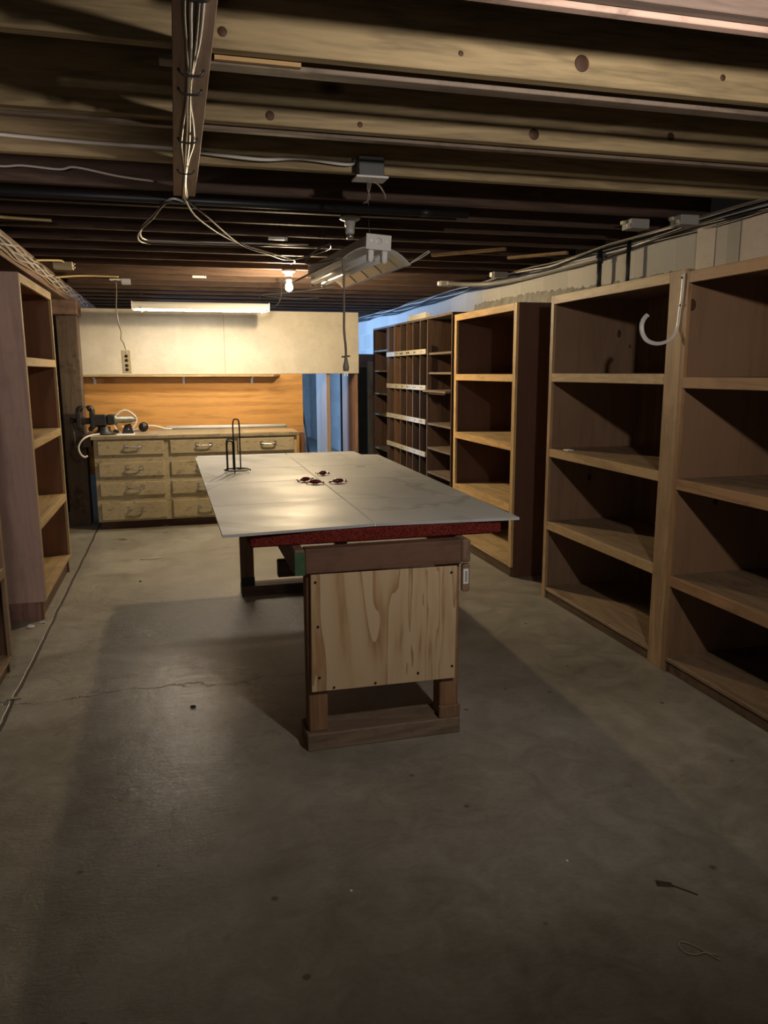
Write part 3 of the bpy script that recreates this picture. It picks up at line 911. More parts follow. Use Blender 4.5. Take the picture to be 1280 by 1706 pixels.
# loose white flex around the vise
tag(MB().tube([(-0.60, 8.30, 0.917), (-0.63, 8.31, 0.99), (-0.60, 8.32, 1.07), (-0.51, 8.33, 1.12), (-0.42, 8.33, 1.06), (-0.41, 8.32, 0.99), (-0.47, 8.30, 0.925), (-0.55, 8.29, 0.96)], 0.0105, 10, 6).build('flex_coil', CORDW),
    'white flex standing in a ring behind the vise', 'cord')
tag(MB().tube([(-0.47, 8.24, 0.917), (-0.38, 8.28, 0.93), (-0.30, 8.32, 0.955), (-0.22, 8.34, 0.95), (-0.12, 8.36, 0.92), (-0.06, 8.38, 0.917)], 0.010, 10, 6).build('loose_flex', CORDW),
    'white flex lying behind the round black plug on the workbench', 'cord')
tag(MB().tube([(-0.70, 7.9, 0.917), (-0.78, 7.78, 0.917), (-0.85, 7.68, 0.895), (-0.90, 7.66, 0.83), (-0.895, 7.66, 0.76), (-0.86, 7.67, 0.72), (-0.83, 7.68, 0.73)], 0.009, 10, 6).build('loose_flex', CORDW),
    'white flex hanging over the left end of the workbench', 'cord')
pl1 = thing('black_plug', (-0.475, 7.95, 0.913), 'square black plug standing on the white paper', 'plug')
m = MB()
m.hexa([(-0.53, 7.91, 0.9135), (-0.42, 7.91, 0.9135), (-0.42, 7.99, 0.9135), (-0.53, 7.99, 0.9135)], [(-0.50, 7.93, 0.995), (-0.445, 7.93, 1.01), (-0.445, 7.98, 1.01), (-0.50, 7.98, 0.995)])
m.build('plug_body', BLACKP, pl1)
MB().lathe([(0, 0), (0.007, 0), (0.007, 0.003), (0, 0.003)], (-0.465, 7.915, 0.955), 'Y').build('screw', STEEL, pl1)
pl2 = thing('round_plug', (-0.335, 8.2, 0.907), 'round black plug right of the square plug on the workbench', 'plug')
MB().lathe([(0, 0), (0.03, 0), (0.048, 0.02), (0.048, 0.05), (0.03, 0.065), (0, 0.065)], (-0.335, 8.16, 0.956), 'Y').build('plug_body', BLACKP, pl2)
MB().lathe([(0.0, 0), (0.022, 0), (0.022, 0.002), (0, 0.002)], (-0.335, 8.157, 0.958), 'Y', 16).build('plug_face', IRON, pl2)
tag(MB().lathe([(0, 0), (0.016, 0), (0.018, 0.05), (0.008, 0.055), (0, 0.055)], (-0.62, 8.1, 0.926), 'X', 14).build('small_connector', plain('brown_bakelite', (0.08, 0.03, 0.02), 0.4)),
    'small dark brown connector between the vise and the black plug', 'connector')
m = MB()
m.hexa([(-0.57, 7.74, 0.909), (-0.40, 7.735, 0.909), (-0.41, 8.02, 0.909), (-0.57, 8.05, 0.909)], [(-0.57, 7.74, 0.912), (-0.40, 7.735, 0.912), (-0.41, 8.02, 0.912), (-0.57, 8.05, 0.912)])
tag(m.build('paper_sheets', PAPER), 'white sheets of paper under the square black plug', 'paper')
for k, (yy, zz, lab) in enumerate(((8.42, 0.9235, 'front one of two spare white tubes lying on the bench'), (8.47, 0.9235, 'rear one of two spare white tubes lying on the bench'))):
    t = thing('spare_tube', (0.52, yy, zz), lab, 'tube', 'spare tubes on the bench')
    MB().cyl((-0.10-0.01*k, yy, zz+0.004*k), (1.13, yy, zz), 0.016, n=14).build('glass_tube', GLASSTUBE, t)
    m = MB()
    m.cyl((-0.118-0.01*k, yy, zz), (-0.0985-0.01*k, yy, zz), 0.0165, n=14)
    m.cyl((1.1295, yy, zz), (1.148, yy, zz), 0.0165, n=14)
    m.build('end_cap', STEEL, t)

# ------------------------------------------------------------------ table on trestles
TB = thing('trestle_table', (0.77, 4.2, 0), 'big table with grey marble-look top and plywood-fronted timber legs', 'table')
LF, LB = Vector((0.139, 2.871, 0)), Vector((0.108, 5.648, 0))
CF, CB = Vector((0.746, 2.93, 0)), Vector((0.768, 5.657, 0))
RF, RB = Vector((1.358, 2.893, 0)), Vector((1.412, 5.459, 0))
ZT0, ZT1 = 0.889, 0.900
def quad(a, b, c, d, name='top_tile'):
    ga = 0.0022
    cen = (a+b+c+d)/4
    P = []
    for p in (a, b, c, d):
        q = p + Vector((ga if cen.x > p.x else -ga, ga if cen.y > p.y else -ga, 0))
        P.append(q)
    m = MB().hexa([(p.x, p.y, ZT0) for p in P], [(p.x, p.y, ZT1) for p in P])
    return m.build(name, MARBLE, TB)
def lerp(a, b, t):
    return a+(b-a)*t
def aty(a, b, y):
    return lerp(a, b, (y-a.y)/(b.y-a.y))
ysL = [None, 3.52, 4.20, 4.925, None]
ysC = [None, 3.565, 4.30, 4.885, None]
ysR = [None, 3.50, 4.19, 4.88, None]
def pick(a, b, ys):
    return [a] + [aty(a, b, y) for y in ys[1:-1]] + [b]
pl_, pc_, pr_ = pick(LF, LB, ysL), pick(CF, CB, ysC), pick(RF, RB, ysR)
for i in range(4):
    quad(pl_[i], pc_[i], pc_[i+1], pl_[i+1])
for i in range(4):
    quad(pc_[i]+Vector((0.003, 0, 0)), pr_[i], pr_[i+1], pc_[i+1]+Vector((0.003, 0, 0)))
# back leaf, a little narrower
m = MB().hexa([(0.125, 5.655, 0.885), (0.77, 5.667, 0.885), (0.77, 5.77, 0.885), (0.125, 5.77, 0.885)], [(0.125, 5.655, 0.897), (0.77, 5.667, 0.897), (0.77, 5.77, 0.897), (0.125, 5.77, 0.897)])
m.build('back_leaf', MARBLE, TB)
m = MB().hexa([(0.775, 5.664, 0.885), (1.30, 5.50, 0.885), (1.295, 5.77, 0.885), (0.775, 5.77, 0.885)], [(0.775, 5.664, 0.897), (1.30, 5.50, 0.897), (1.295, 5.77, 0.897), (0.775, 5.77, 0.897)])
m.build('back_leaf', MARBLE, TB)
# white filler in the centre seam
m = MB().hexa([(CF.x-0.001, CF.y+0.003, 0.8885), (CF.x+0.004, CF.y+0.003, 0.8885), (CB.x+0.004, CB.y-0.003, 0.8885), (CB.x-0.001, CB.y-0.003, 0.8885)],
              [(CF.x-0.001, CF.y+0.003, 0.9004), (CF.x+0.004, CF.y+0.003, 0.9004), (CB.x+0.004, CB.y-0.003, 0.9004), (CB.x-0.001, CB.y-0.003, 0.9004)])
m.build('seam_strip', PAPER, TB)
bx('carpeted_slab', CARPET, TB, 0.245, 1.285, 2.915, 5.6, 0.834, 0.886, bev=0.006)
wl = lambda ax, c=(0.19, 0.115, 0.075): wood(c, ax, dirt=0.3, rough=0.7, knots=0.4)
bx('front_bar', wl('x', (0.15, 0.08, 0.052)), TB, 0.4435, 1.081, 2.836, 2.9, 0.735, 0.833, bev=0.004)
rl = bx('side_rail', wl('y', (0.20, 0.12, 0.08)), TB, 0.403, 0.4425, 2.832, 5.55, 0.732, 0.833, bev=0.004)
bx('painted_end', GREENP, rl, 0.4032, 0.4423, 2.8295, 2.8315, 0.733, 0.825, bev=0.0005)
bx('side_rail', wl('y', (0.22, 0.14, 0.095)), TB, 1.082, 1.118, 2.832, 5.55, 0.740, 0.833, bev=0.006)
bx('cross_block', wl('x', (0.11, 0.065, 0.045)), TB, 0.372, 0.55, 3.1, 3.14, 0.66, 0.731, bev=0.003)
def trestle(y, d, front):
    for xa, xb in ((0.452, 0.528), (1.003, 1.083)):
        bx('leg', wl('z', (0.26, 0.145, 0.075)), TB, xa, xb, y+0.022, y+0.11, 0.071, 0.7345, bev=0.004)
    bx('sill', wl('x', (0.21, 0.15, 0.105)), TB, 0.44, 1.087, y, y+0.16, 0.0, 0.07, bev=0.003)
trestle(2.845, 0.1, True)
bx('foot_block', wl('z', (0.24, 0.14, 0.08)), TB, 0.995, 1.087, 2.846, 2.865, 0.0705, 0.125, bev=0.003)
pp = MB().box(0.463, 1.063, 2.845, 2.866, 0.248, 0.728, bev=0.0015, rot=Matrix.Rotation(math.radians(0.5), 3, 'Y')).build('plywood_panel', PLYFACE, TB)
for x, z in ((0.483, 0.70), (0.49, 0.52), (0.492, 0.31), (1.04, 0.70), (1.047, 0.30), (0.55, 0.262), (0.72, 0.262), (0.90, 0.285)):
    MB().lathe([(0, 0), (0.005, 0), (0.005, 0.003), (0, 0.003)], (x, 2.8415, z), 'Y', 10).build('nail_head', NAIL, pp)
# rear trestle
for xa, xb in ((0.365, 0.452), (1.02, 1.10)):
    bx('leg', wl('z', (0.12, 0.07, 0.04)), TB, xa, xb, 5.12, 5.20, 0.071, 0.731, bev=0.004)
    MB().box(xa-0.002, xb+0.002, 5.112, 5.1195, 0.0715, 0.13).build('leg_foot', BLACKP, TB)
bx('sill', wl('x', (0.10, 0.065, 0.045)), TB, 0.365, 1.10, 5.10, 5.24, 0.0, 0.07, bev=0.003)
bx('rear_bar', wl('x', (0.15, 0.09, 0.06)), TB, 0.45, 1.05, 5.205, 5.24, 0.60, 0.70, bev=0.003)
# small tagged block at right end of the front bar
tg = bx('hanging_block', wl('z', (0.25, 0.15, 0.10)), TB, 1.090, 1.122, 2.852, 2.872, 0.612, 0.728, bev=0.004)
lb = bx('white_tag', PAPER, tg, 1.094, 1.116, 2.8505, 2.8518, 0.645, 0.708, bev=0)
m = MB()
for i in range(9):
    m.box(1.101, 1.111, 2.8498, 2.8504, 0.654+i*0.0052, 0.6565+i*0.0052)
m.build('barcode', INK, lb)

# paper towel holder
ph = thing('towel_holder', (0.335, 4.72, 0.9004), 'black wire paper towel holder standing on the table', 'towel holder')
HX, HY, HZ = 0.335, 4.72, 0.905
R_ = 0.075
MB().tube([(HX+R_*math.cos(a*PI/12), HY+R_*math.sin(a*PI/12), HZ+0.012) for a in range(24)], 0.004, 8, 2, closed=True).build('base_ring', BLACKW, ph)
m = MB()
for a in (0.3, 2.4, 4.5):
    m.tube([(HX, HY, HZ+0.013), (HX+0.055*math.cos(a), HY+0.055*math.sin(a), HZ+0.013), (HX+0.082*math.cos(a), HY+0.082*math.sin(a), HZ+0.008), (HX+0.088*math.cos(a), HY+0.088*math.sin(a), HZ)], 0.004, 8, 4)
m.build('foot', BLACKW, ph)
def loop(x, y, w, h, name):
    pts = [(x-w, y, HZ+0.01)] + [(x-w, y, HZ+h*t) for t in (0.3, 0.6, 0.88)] + [(x-w*0.7, y, HZ+h-0.004), (x, y, HZ+h), (x+w*0.7, y, HZ+h-0.004)] + [(x+w, y, HZ+h*t) for t in (0.88, 0.6, 0.3)] + [(x+w, y, HZ+0.01)]
    MB().tube(pts, 0.0042, 8, 4).build(name, BLACKW, ph)
loop(HX+0.004, HY, 0.019, 0.315, 'centre_post')
loop(HX-0.036, HY-0.02, 0.0225, 0.20, 'tension_arm')
loop(HX-0.036, HY+0.012, 0.017, 0.185, 'tension_arm')

# wrapped sweets
def sweet(x, y, ang, label, mini=1.0):
    t = thing('wrapped_sweet', (x, y, 0.9135), label, 'sweet', 'wrapped sweets on the table', rot=(0, 0, ang))
    m = MB()
    rows = []
    for i in range(9):
        u = -0.032+i*0.008
        r = 0.0125*max(0.15, 1-(abs(u)/0.034)**3)
        rows.append((r*random.uniform(0.85, 1.1), u*mini))
    m.lathe([(0, rows[0][1])]+rows+[(0, rows[-1][1])], (0, 0, 0), 'X', 12)
    m.build('wrapper', RED, t, local=True)
    for s in (-1, 1):
        q = MB()
        rr = []
        for i in range(4):
            u = s*(0.030+i*0.006)*mini
            rr.append([(u, -0.004-0.005*i+0.003*k*(1+i)*0.9, 0.003*random.uniform(-1, 1)*(1+i)*0.7-0.003) for k in range(5)])
        q.grid_surface(rr)
        o = q.build('wrapper_twist', plain('dark_red_silver', (0.20, 0.05, 0.055), 0.25, 0.6), t, local=True)
        md = o.modifiers.new('thick', 'SOLIDIFY')
        md.thickness = 0.0012
    b = MB().box(-0.012, 0.010, -0.005, 0.005, 0.0115, 0.0128)
    b.build('white_print', PAPER, t, local=True)
sweet(0.668, 4.20, 0.5, 'dark red wrapped sweet at the left of the pair touching each other')
sweet(0.705, 4.09, -0.3, 'dark red wrapped sweet at the front of the pair left of the seam')
sweet(0.812, 4.44, 0.2, 'small dark red wrapped sweet farthest back on the table', 0.8)
sweet(0.832, 4.09, 0.05, 'dark red wrapped sweet lying alone right of the table seam')
for x, y, lab in ((1.12, 4.78, None),):
    tag(MB().box(x-0.03, x+0.03, y-0.025, y+0.02, 0.9003, 0.9006).build('grey_patch', plain('grey_patch', (0.22, 0.22, 0.21), 0.5)), 'faint dark grey patch on the right half of the table', 'patch')

# ------------------------------------------------------------------ lamps
# lit fluorescent over the bench
fl = thing('fluorescent_lamp', (0.28, 7.76, 2.08), 'lit white fluorescent lamp hanging on wires over the workbench', 'lamp')
FX0, FX1, FY = -0.355, 0.91, 7.76
m = MB()
prof = [(-0.085, 2.082), (-0.07, 2.118), (-0.03, 2.15), (0.03, 2.15), (0.07, 2.118), (0.085, 2.082), (0.081, 2.080), (0.066, 2.112), (0.028, 2.144), (-0.028, 2.144), (-0.066, 2.112), (-0.081, 2.080)]
m.grid_surface([[(FX0, FY+a, b) for a, b in prof+prof[:1]], [(FX1, FY+a, b) for a, b in prof+prof[:1]]])
o = m.build('housing', WHITE, fl)
for x in (FX0-0.004, FX1-0.004):
    bx('end_plate', WHITE, fl, x, x+0.008, FY-0.085, FY+0.085, 2.072, 2.15, bev=0.001)
for dy in (-0.035, 0.035):
    MB().cyl((FX0+0.035, FY+dy, 2.088), (FX1-0.035, FY+dy, 2.088), 0.017, n=14).build('tube', TUBEON, fl)
for dy in (-0.035, 0.035):
    for x in (FX0+0.018, FX1-0.018):
        bx('tube_holder', WHITEP, fl, x-0.012, x+0.012, FY+dy-0.012, FY+dy+0.012, 2.068, 2.125, bev=0.002)
for x in (-0.27, 0.83):
    MB().tube([(x, FY, 2.152), (x, FY-0.02, 2.25), (x, FY-0.045, HJ+0.002)], 0.002, 6, 3).build('hanging_wire', BLACKW, fl)
    MB().tube([(x, FY-0.088, 2.06), (x+0.005, FY-0.09, 2.045), (x, FY-0.09, 2.055), (x, FY-0.088, 2.10)], 0.0035, 6, 3).build('spring_clip', WHITEP, fl)
tag(MB().tube([(FX1+0.012, FY-0.02, 2.12), (FX1+0.07, FY-0.1, 2.13), (FX1+0.085, FY-0.35, 2.20), (FX1+0.07, 7.26, HJ-0.003)], 0.005, 8, 6).build('black_flex', CORDB),
    'black cord from the right end of the lit fluorescent lamp up to the joists', 'cord')

def ceramic_holder(x, y, label, ztop, mat, lit):
    t = thing('lamp_holder', (x, y, ztop), label, 'lamp')
    MB().lathe([(0, 0), (0.055, 0), (0.058, -0.012), (0.045, -0.02), (0.03, -0.024), (0.027, -0.05), (0, -0.05)], (x, y, ztop)).build('holder_base', mat, t)
    MB().lathe([(0, -0.0505), (0.024, -0.0505), (0.025, -0.085), (0.021, -0.092), (0, -0.092)], (x, y, ztop)).build('socket', mat, t)
    return t
lh = ceramic_holder(0.966, 6.70, 'lit bare bulb in a white holder on the joists right of the fluorescent lamp', HJ-0.001, WHITE, True)
MB().lathe([(0, -0.175), (0.018, -0.170), (0.03, -0.152), (0.031, -0.135), (0.022, -0.112), (0.014, -0.0925), (0, -0.0925)], (0.966, 6.70, HJ)).build('bulb', BULBON, lh)
lh2 = ceramic_holder(0.975, 4.36, 'unlit white bulb holder on the joists above the unlit fixture', HJ-0.001, WHITE, False)
MB().lathe([(0, -0.12), (0.018, -0.12), (0.02, -0.0925), (0, -0.0925)], (0.975, 4.36, HJ)).build('socket_ring', STEEL, lh2)

# unlit reflector fixture hanging askew
A = Vector((0.955, 3.663, 2.07))
fy, fp, fl_ = -0.059, 0.006, 1.22
B = A+fl_*Vector((math.sin(fy)*math.cos(fp), math.cos(fy)*math.cos(fp), math.sin(fp)))
ax = (B-A)
L = ax.length
ux = ax.normalized()
side_ = ux.cross(Vector((0, 0, 1))).normalized()      # to the right of the axis
upv = side_.cross(ux)
roll = -0.051
s2 = side_*math.cos(roll)+upv*math.sin(roll)
u2 = -side_*math.sin(roll)+upv*math.cos(roll)
FM = Matrix((s2, ux, u2)).transposed()
uf = thing('unlit_fixture', A, 'unlit white two-tube reflector fixture hanging askew over the table', 'lamp', rot=FM.to_euler())
# channel
MB().box(-0.058, 0.058, 0.004, L-0.004, 0.0, 0.055, bev=0.003).build('channel', WHITE, uf, local=True)
ep = MB().box(-0.062, 0.062, -0.002, 0.003, -0.008, 0.062, bev=0.001).build('end_plate', WHITE, uf, local=True)
m = MB()
m.lathe([(0.012, 0), (0.014, 0.0005), (0.014, -0.002), (0.012, -0.002)], (0, -0.0022, 0.032), 'Y', 18)
m.box(-0.04, -0.035, -0.0035, -0.0021, 0.028, 0.036)
m.box(0.035, 0.04, -0.0035, -0.0021, 0.028, 0.036)
m.build('knockout', STEEL, ep, local=True)
MB().box(-0.062, 0.062, L-0.003, L+0.002, -0.008, 0.062, bev=0.001).build('end_plate', WHITE, uf, local=True)
for s in (-1, 1):
    rows = []
    for j in range(11):
        t_ = j/10
        xx = s*(0.055+0.113*t_)
        zz = 0.002-0.013*t_-0.050*t_**2.0
        rows.append((xx, zz))
    m = MB()
    m.grid_surface([[(x, yy, z) for x, z in rows] for yy in [0.004+(L-0.008)*k/16 for k in range(17)]])
    o = m.build('reflector_wing', plain('white_reflector', (0.62, 0.62, 0.60), 0.22, 0.25), uf, local=True)
    md = o.modifiers.new('thick', 'SOLIDIFY')
    md.thickness = 0.0025
    md.offset = 0
    # pressed ribs across the wing
    q = MB()
    for yy in (0.18, 0.42, 0.66, 0.9):
        pts = [(x, yy, z-0.003) for x, z in rows[1:10]]
        q.tube(pts, 0.0035, 6, 2)
    q.build('pressed_rib', plain('white_reflector', (0, 0, 0)), o, local=True)
for x in (-0.034, 0.034):
    MB().cyl((x, 0.03, -0.038), (x, L-0.03, -0.038), 0.0165, n=14).build('tube', GLASSTUBE, uf, local=True)
    for yy in (0.012, L-0.02):
        q = MB()
        q.box(x-0.014, x+0.014, yy-0.012, yy+0.006, -0.055, -0.0085, bev=0.004)
        q.lathe([(0, 0), (0.013, 0), (0.013, 0.015), (0, 0.015)], (x, yy-0.011, -0.055), 'Y', 14)
        q.build('tube_holder', WHITEP, uf, local=True)
# hanging wires
hw = Vector((0.93, 3.745, HJ))
MB().tube([(0.84, 3.40, 2.30), (0.87, 3.5, 2.22), (0.90, 3.62, 2.16), (0.925, 3.70, 2.133)], 0.0016, 6, 4).build('x', BLACKW)
o = [q for q in COL.objects if q.name == 'x'][0]
o.name = 'fixture_wire'
tag(o, 'thin wire from the junction box to the near end of the unlit fixture', 'wire')
tag(MB().tube([(0.89, 4.69, HJ+0.002), (0.89, 4.69, 2.25), (0.89, 4.69, 2.131)], 0.0016, 6, 4).build('fixture_wire', BLACKW),
    'thin wire from the joists to the far end of the unlit fixture', 'wire')
# junction box feeding the fixture
jb = thing('junction_box', (0.845, 3.385, HJ), 'dark junction box with a white plate on a joist above the unlit fixture', 'box')
bx('box_body', plain('dark_box', (0.05, 0.05, 0.052), 0.5), jb, 0.79, 0.90, 3.345, 3.425, 2.312, 2.39, bev=0.002)
bx('cover_plate', WHITE, jb, 0.775, 0.915, 3.33, 3.428, 2.302, 2.311, bev=0.002)
MB().tube([(0.86, 3.38, 2.301), (0.895, 3.4, 2.285), (0.92, 3.42, 2.26), (0.925, 3.42, 2.238)], 0.003, 8, 5).build('wire_tail', CORDG, jb)
m = MB()
for dx in (-0.006, 0.0, 0.006):
    m.tube([(0.845+dx, 3.38, 2.301), (0.842+dx, 3.39, 2.27), (0.845-dx, 3.40, 2.235), (0.835+dx*2, 3.42, 2.215)], 0.002, 6, 4)
m.build('twisted_wire', CORDG, jb)
# cord wrapped round the fixture and hanging down with its plug
cp = thing('hanging_cord', (0.788, 3.645, 1.50), 'brown cord with a two-pin plug hanging from the unlit fixture', 'cord')
MB().tube([(1.0, 5.1, 2.31), (0.80, 4.5, 2.17), (0.68, 4.1, 2.05), (0.735, 3.72, 2.012), (0.772, 3.655, 2.018), (0.781, 3.645, 1.98), (0.783, 3.645, 1.90), (0.782, 3.645, 1.77), (0.781, 3.645, 1.69), (0.788, 3.645, 1.61), (0.788, 3.645, 1.561)], 0.0055, 8, 6).build('flex', CORDG, cp)
MB().lathe([(0, 0), (0.013, 0), (0.015, 0.02), (0.009, 0.045), (0.006, 0.07), (0, 0.07)], (0.788, 3.645, 1.502)).build('plug_body', plain('grey_plug', (0.26, 0.24, 0.2), 0.5), cp)
MB().cyl((0.768, 3.645, 1.568), (0.808, 3.645, 1.572), 0.004, n=8).build('cord_tie', CORDG, cp)
for dx in (-0.006, 0.006):
    MB().box(0.788+dx-0.0025, 0.788+dx+0.0025, 3.644, 3.646, 1.478, 1.5015).build('prong', STEEL, cp)
# white wire hanger loops at the far right wing
tag(MB().tube([(0.99, 4.86, 2.02), (0.92, 4.90, 2.01), (0.72, 5.0, 1.99), (0.56, 5.05, 1.98), (0.60, 5.15, 1.98), (0.82, 5.4, 1.99), (1.0, 5.5, 2.01)], 0.0035, 8, 6).build('hanger_wire', CORDW),
    'white wire loop trailing behind the far end of the unlit fixture', 'wire')
tag(MB().tube([(1.11, 3.70, 2.005), (1.16, 3.68, 2.03), (1.20, 3.66, 2.055), (1.203, 3.66, 2.065), (1.185, 3.67, 2.055), (1.12, 3.72, 2.01)], 0.0022, 8, 5).build('hanger_wire', CORDW),
    'small pale wire loop at the right edge of the unlit fixture', 'wire')

# outlet strip on its cord
os_ = thing('outlet_strip', (-0.42, 7.5, 1.49), 'ivory four-outlet strip hanging on a cord before the white panel', 'outlet')
MB().box(-0.46, -0.378, 7.48, 7.52, 1.492, 1.70, bev=0.004).build('strip_body', IVORY, os_)
for z in (1.645, 1.607, 1.561, 1.525):
    MB().lathe([(0, 0), (0.014, 0), (0.014, 0.003), (0, 0.003)], (-0.417, 7.4765, z), 'Y', 14).build('socket', plain('dark_socket', (0.03, 0.022, 0.015), 0.5), os_)
MB().lathe([(0, 0), (0.006, 0), (0.006, 0.003), (0, 0.003)], (-0.417, 7.4765, 1.677), 'Y', 10).build('rocker', WHITEP, os_)
MB().tube([(-0.42, 7.5, 1.7005), (-0.435, 7.49, 1.76), (-0.455, 7.485, 1.80), (-0.45, 7.48, 1.86), (-0.47, 7.47, 1.95), (-0.48, 7.5, 2.08), (-0.475, 7.58, 2.2), (-0.475, 7.63, HJ-0.02)], 0.0055, 8, 5).build('cord', CORDG, os_)
cb = thing('ceiling_box', (-0.42, 7.45, HJ), 'grey ceiling box with white plate above the hanging outlet strip', 'box')
bx('plate', WHITE, cb, -0.53, -0.43, 7.59, 7.689, HJ-0.018, HJ-0.008)
bx('box_body', STEEL, cb, -0.428, -0.35, 7.59, 7.689, HJ-0.05, HJ-0.003, bev=0.003)
# small white tube clips on joists
for (x, y, lab) in ((0.665, 5.09, 'small white clip on the dark joists left of the unlit bulb holder'), (0.245, 7.25, 'small white clip on the joists above the lit fluorescent lamp')):
    t = thing('white_clip', (x, y, HJ-0.02), lab, 'clip')
    bx('clip_body', WHITEP, t, x-0.055, x+0.05, y-0.012, y+0.012, HJ-0.022, HJ-0.002, bev=0.003)
    MB().cyl((x+0.0505, y, HJ-0.012), (x+0.066, y, HJ-0.012), 0.012, n=12).build('clip_tip', WHITEP, t)
# white boxes on joists above the right wall
for (x, y, lab) in ((2.56, 4.06, 'grey box with white clamps on the joists above the tan bookcase'), (2.76, 3.895, 'small grey box on the joists, rightmost near the wall cables')):
    t = thing('junction_box', (x, y, HJ-0.05), lab, 'box')
    bx('box_body', plain('grey_box', (0.34, 0.33, 0.31), 0.6), t, x-0.05, x+0.065, y-0.05, y+0.05, HJ-0.055, HJ-0.003, bev=0.003)
    bx('clamp', IVORY, t, x-0.068, x-0.051, y-0.04, y-0.02, HJ-0.05, HJ-0.03)
    bx('clamp', IVORY, t, x-0.068, x-0.051, y+0.01, y+0.04, HJ-0.025, HJ-0.006)
for (x, y, lab) in ((2.5, 7.15, 'small box with white end where the wall conduit meets the joists'), (2.72, 6.4, 'small white clip under the joists beside the wall conduit')):
    t = thing('conduit_box', (x, y, HJ-0.05), lab, 'box')
    bx('box_body', plain('grey_box', (0, 0, 0)), t, x-0.04, x+0.09, y-0.04, y+0.04, HJ-0.05, HJ-0.003, bev=0.003)
    bx('clamp', WHITEP, t, x-0.058, x-0.041, y-0.03, y+0.02, HJ-0.045, HJ-0.008)

# ------------------------------------------------------------------ pipes and cables along the right wall
cd = thing('wall_conduit', (2.93, 6.1, HJ-0.06), 'grey conduit pipe along the top of the block wall', 'pipe')
MB().tube([(2.50, 7.06, HJ-0.03), (2.66, 7.0, HJ-0.045), (2.84, 6.8, HJ-0.055), (2.93, 6.4, HJ-0.055), (2.945, 5.9, HJ-0.055), (2.945, 5.0, HJ-0.055)], 0.022, 12, 6).build('pipe_run', plain('grey_conduit', (0.24, 0.235, 0.215), 0.5, 0.2), cd)
for (y, lab, lo) in ((5.02, 'dark vertical pipe with a fitting on the block wall, left of two', 2.0), (4.66, 'dark vertical pipe on the block wall, right of two', 2.0)):
    t = thing('riser_pipe', (2.90, y, lo), lab, 'pipe')
    MB().cyl((2.905, y, 1.965), (2.905, y, HJ-0.002), 0.017 if y > 5 else 0.014, n=14).build('pipe_run', PIPE, t)
    if y > 5:
        MB().cyl((2.905, y, 2.235), (2.905, y, 2.29), 0.024, n=14).build('fitting', PIPE, t)
rl_ = ['black cable lowest along the top of the block wall', 'black cable second lowest along the top of the block wall', 'silvery cable in the middle of the bundle on the block wall',
       'black cable above the silvery one on the block wall', 'dull white cable near the top of the bundle on the block wall', 'grey cable topmost along the block wall']
for k in range(6):
    r = [0.008, 0.008, 0.007, 0.008, 0.006, 0.006][k]
    mt = [CORDB, CORDB, CORDS, CORDB, CORDW, CORDG][k]
    pts = []
    for i in range(46):
        yy = 2.4+i*0.24
        zz = 2.285+0.010*k+0.010*math.sin(i*0.9+k*1.3)+0.012*math.sin(i*0.35)+random.uniform(-0.003, 0.003)
        zz = min(zz, HJ-r-0.002)
        pts.append((2.945-0.012*k+0.01*math.sin(i*1.1+k)-(0.03 if k > 3 else 0), yy, zz))
    tag(MB().tube(pts, r, 7, 3).build('wall_cable', mt), rl_[k], 'cable', 'cables along the right wall')

# white metal hook screwed to the post of the tan bookcase
hk = thing('wall_hook', (2.31, 3.26, 1.62), 'white painted metal J-shaped hook on the bookcase post', 'hook')
pts = [(2.3155, 3.243, 1.945), (2.3155, 3.245, 1.85), (2.3155, 3.255, 1.77), (2.314, 3.262, 1.70), (2.30, 3.275, 1.655), (2.28, 3.305, 1.632), (2.255, 3.345, 1.628), (2.235, 3.385, 1.645), (2.225, 3.41, 1.68), (2.222, 3.415, 1.72), (2.225, 3.40, 1.75), (2.23, 3.38, 1.765)]
MB().tube(pts, 0.0035, 10, 6, flat=3.2).build('hook_bar', WHITE, hk)
for z in (1.925, 1.80):
    MB().lathe([(0, 0), (0.005, 0), (0.005, -0.003), (0, -0.003)], (2.3118, 3.246, z), 'X', 10).build('screw', NAIL, hk)
tag(MB().box(2.36, 2.40, 4.36, 4.42, 1.0035, 1.010).build('white_tag', PAPER), 'tiny white tag on the third shelf of the tan bookcase', 'tag')

# ------------------------------------------------------------------ litter on the floor
def litter(name, m, mat, label, cat):
    return tag(m.build(name, mat), label, cat)
litter('rubber_band', MB().tube([(1.215, 1.545, 0.003), (1.225, 1.515, 0.003), (1.25, 1.50, 0.003), (1.275, 1.515, 0.003), (1.265, 1.545, 0.003), (1.235, 1.55, 0.003), (1.215, 1.53, 0.003), (1.225, 1.49, 0.003), (1.245, 1.455, 0.003)][1:5]+[(1.275, 1.54, 0.003), (1.255, 1.56, 0.003)], 0.002, 6, 6).build if False else MB().tube([(1.283, 1.462, 0.003), (1.268, 1.49, 0.003), (1.25, 1.525, 0.003), (1.228, 1.545, 0.003), (1.212, 1.535, 0.003), (1.213, 1.51, 0.003), (1.235, 1.495, 0.003), (1.262, 1.494, 0.004), (1.287, 1.478, 0.003)], 0.0022, 6, 6), RUBBER, 'pale looped rubber band on the floor at lower right', 'rubber band')
litter('zip_tie', MB().tube([(-0.35, 6.40, 0.004), (-0.27, 6.385, 0.004), (-0.18, 6.40, 0.004)], 0.004, 6, 5), PAPER, 'white strip of cord on the floor before the workbench', 'litter')
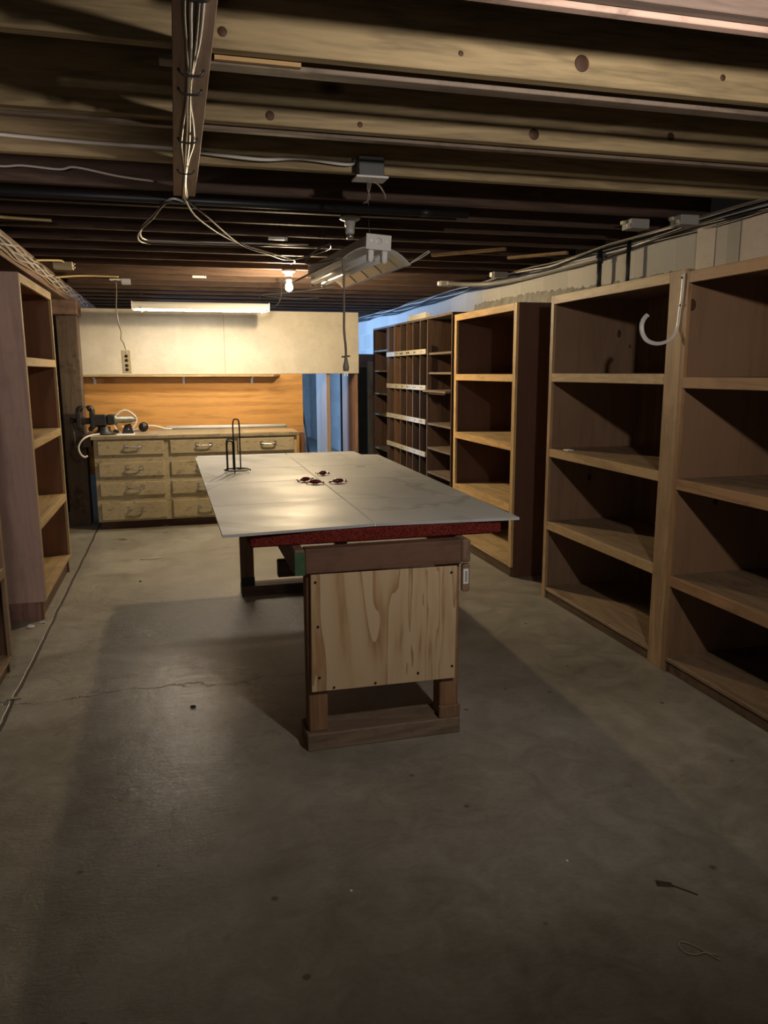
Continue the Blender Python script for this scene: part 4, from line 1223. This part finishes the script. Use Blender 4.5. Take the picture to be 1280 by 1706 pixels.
litter('paper_scrap', MB().tube([(-0.93, 4.80, 0.004), (-0.915, 4.825, 0.006), (-0.895, 4.815, 0.004), (-0.905, 4.79, 0.006), (-0.925, 4.795, 0.008)], 0.006, 6, 4), PAPER, 'crumpled white scrap on the floor at the foot of the mauve bookcase', 'litter')
litter('paper_scrap', MB().tube([(-0.87, 4.87, 0.004), (-0.85, 4.875, 0.006), (-0.835, 4.87, 0.004)], 0.006, 6, 4), PAPER, 'small white scrap on the floor right of the crumpled one', 'litter')
litter('wood_chip', MB().box(-0.83, -0.77, 3.705, 3.72, 0.0005, 0.008, bev=0.002), wood((0.4, 0.33, 0.22), 'x'), 'pale wood chip in the floor groove at left', 'litter')
litter('paper_bit', MB().lathe([(0, 0.0), (0.005, 0.001), (0.004, 0.004), (0, 0.005)], (0.423, 1.978, 0.0)), PAPER, 'tiny white speck on the floor at lower centre', 'litter')
litter('paper_bit', MB().lathe([(0, 0.0), (0.006, 0.001), (0.004, 0.005), (0, 0.006)], (1.101, 1.938, 0.0)), PAPER, 'tiny white speck on the floor right of centre', 'litter')
litter('dark_crumb', MB().lathe([(0, 0.0), (0.012, 0.001), (0.012, 0.006), (0, 0.01)], (0.004, 3.40, 0.0)), INK, 'dark crumb on the shiny patch of floor left of the table', 'litter')
litter('dark_crumb', MB().lathe([(0, 0.0), (0.010, 0.001), (0.009, 0.005), (0, 0.008)], (-0.32, 5.7, 0.0)), INK, 'dark crumb on the floor between bookcase and table', 'litter')
litter('dead_leaf', MB().hexa([(1.30, 1.76, 0.001), (1.345, 1.745, 0.001), (1.35, 1.765, 0.001), (1.31, 1.785, 0.001)], [(1.31, 1.762, 0.006), (1.34, 1.75, 0.004), (1.342, 1.76, 0.004), (1.312, 1.778, 0.006)]).tube([(1.345, 1.75, 0.003), (1.37, 1.72, 0.003), (1.39, 1.695, 0.003)], 0.0015, 6, 3), plain('dry_leaf', (0.06, 0.045, 0.025), 0.8), 'dark shrivelled leaf on the floor at right', 'litter')
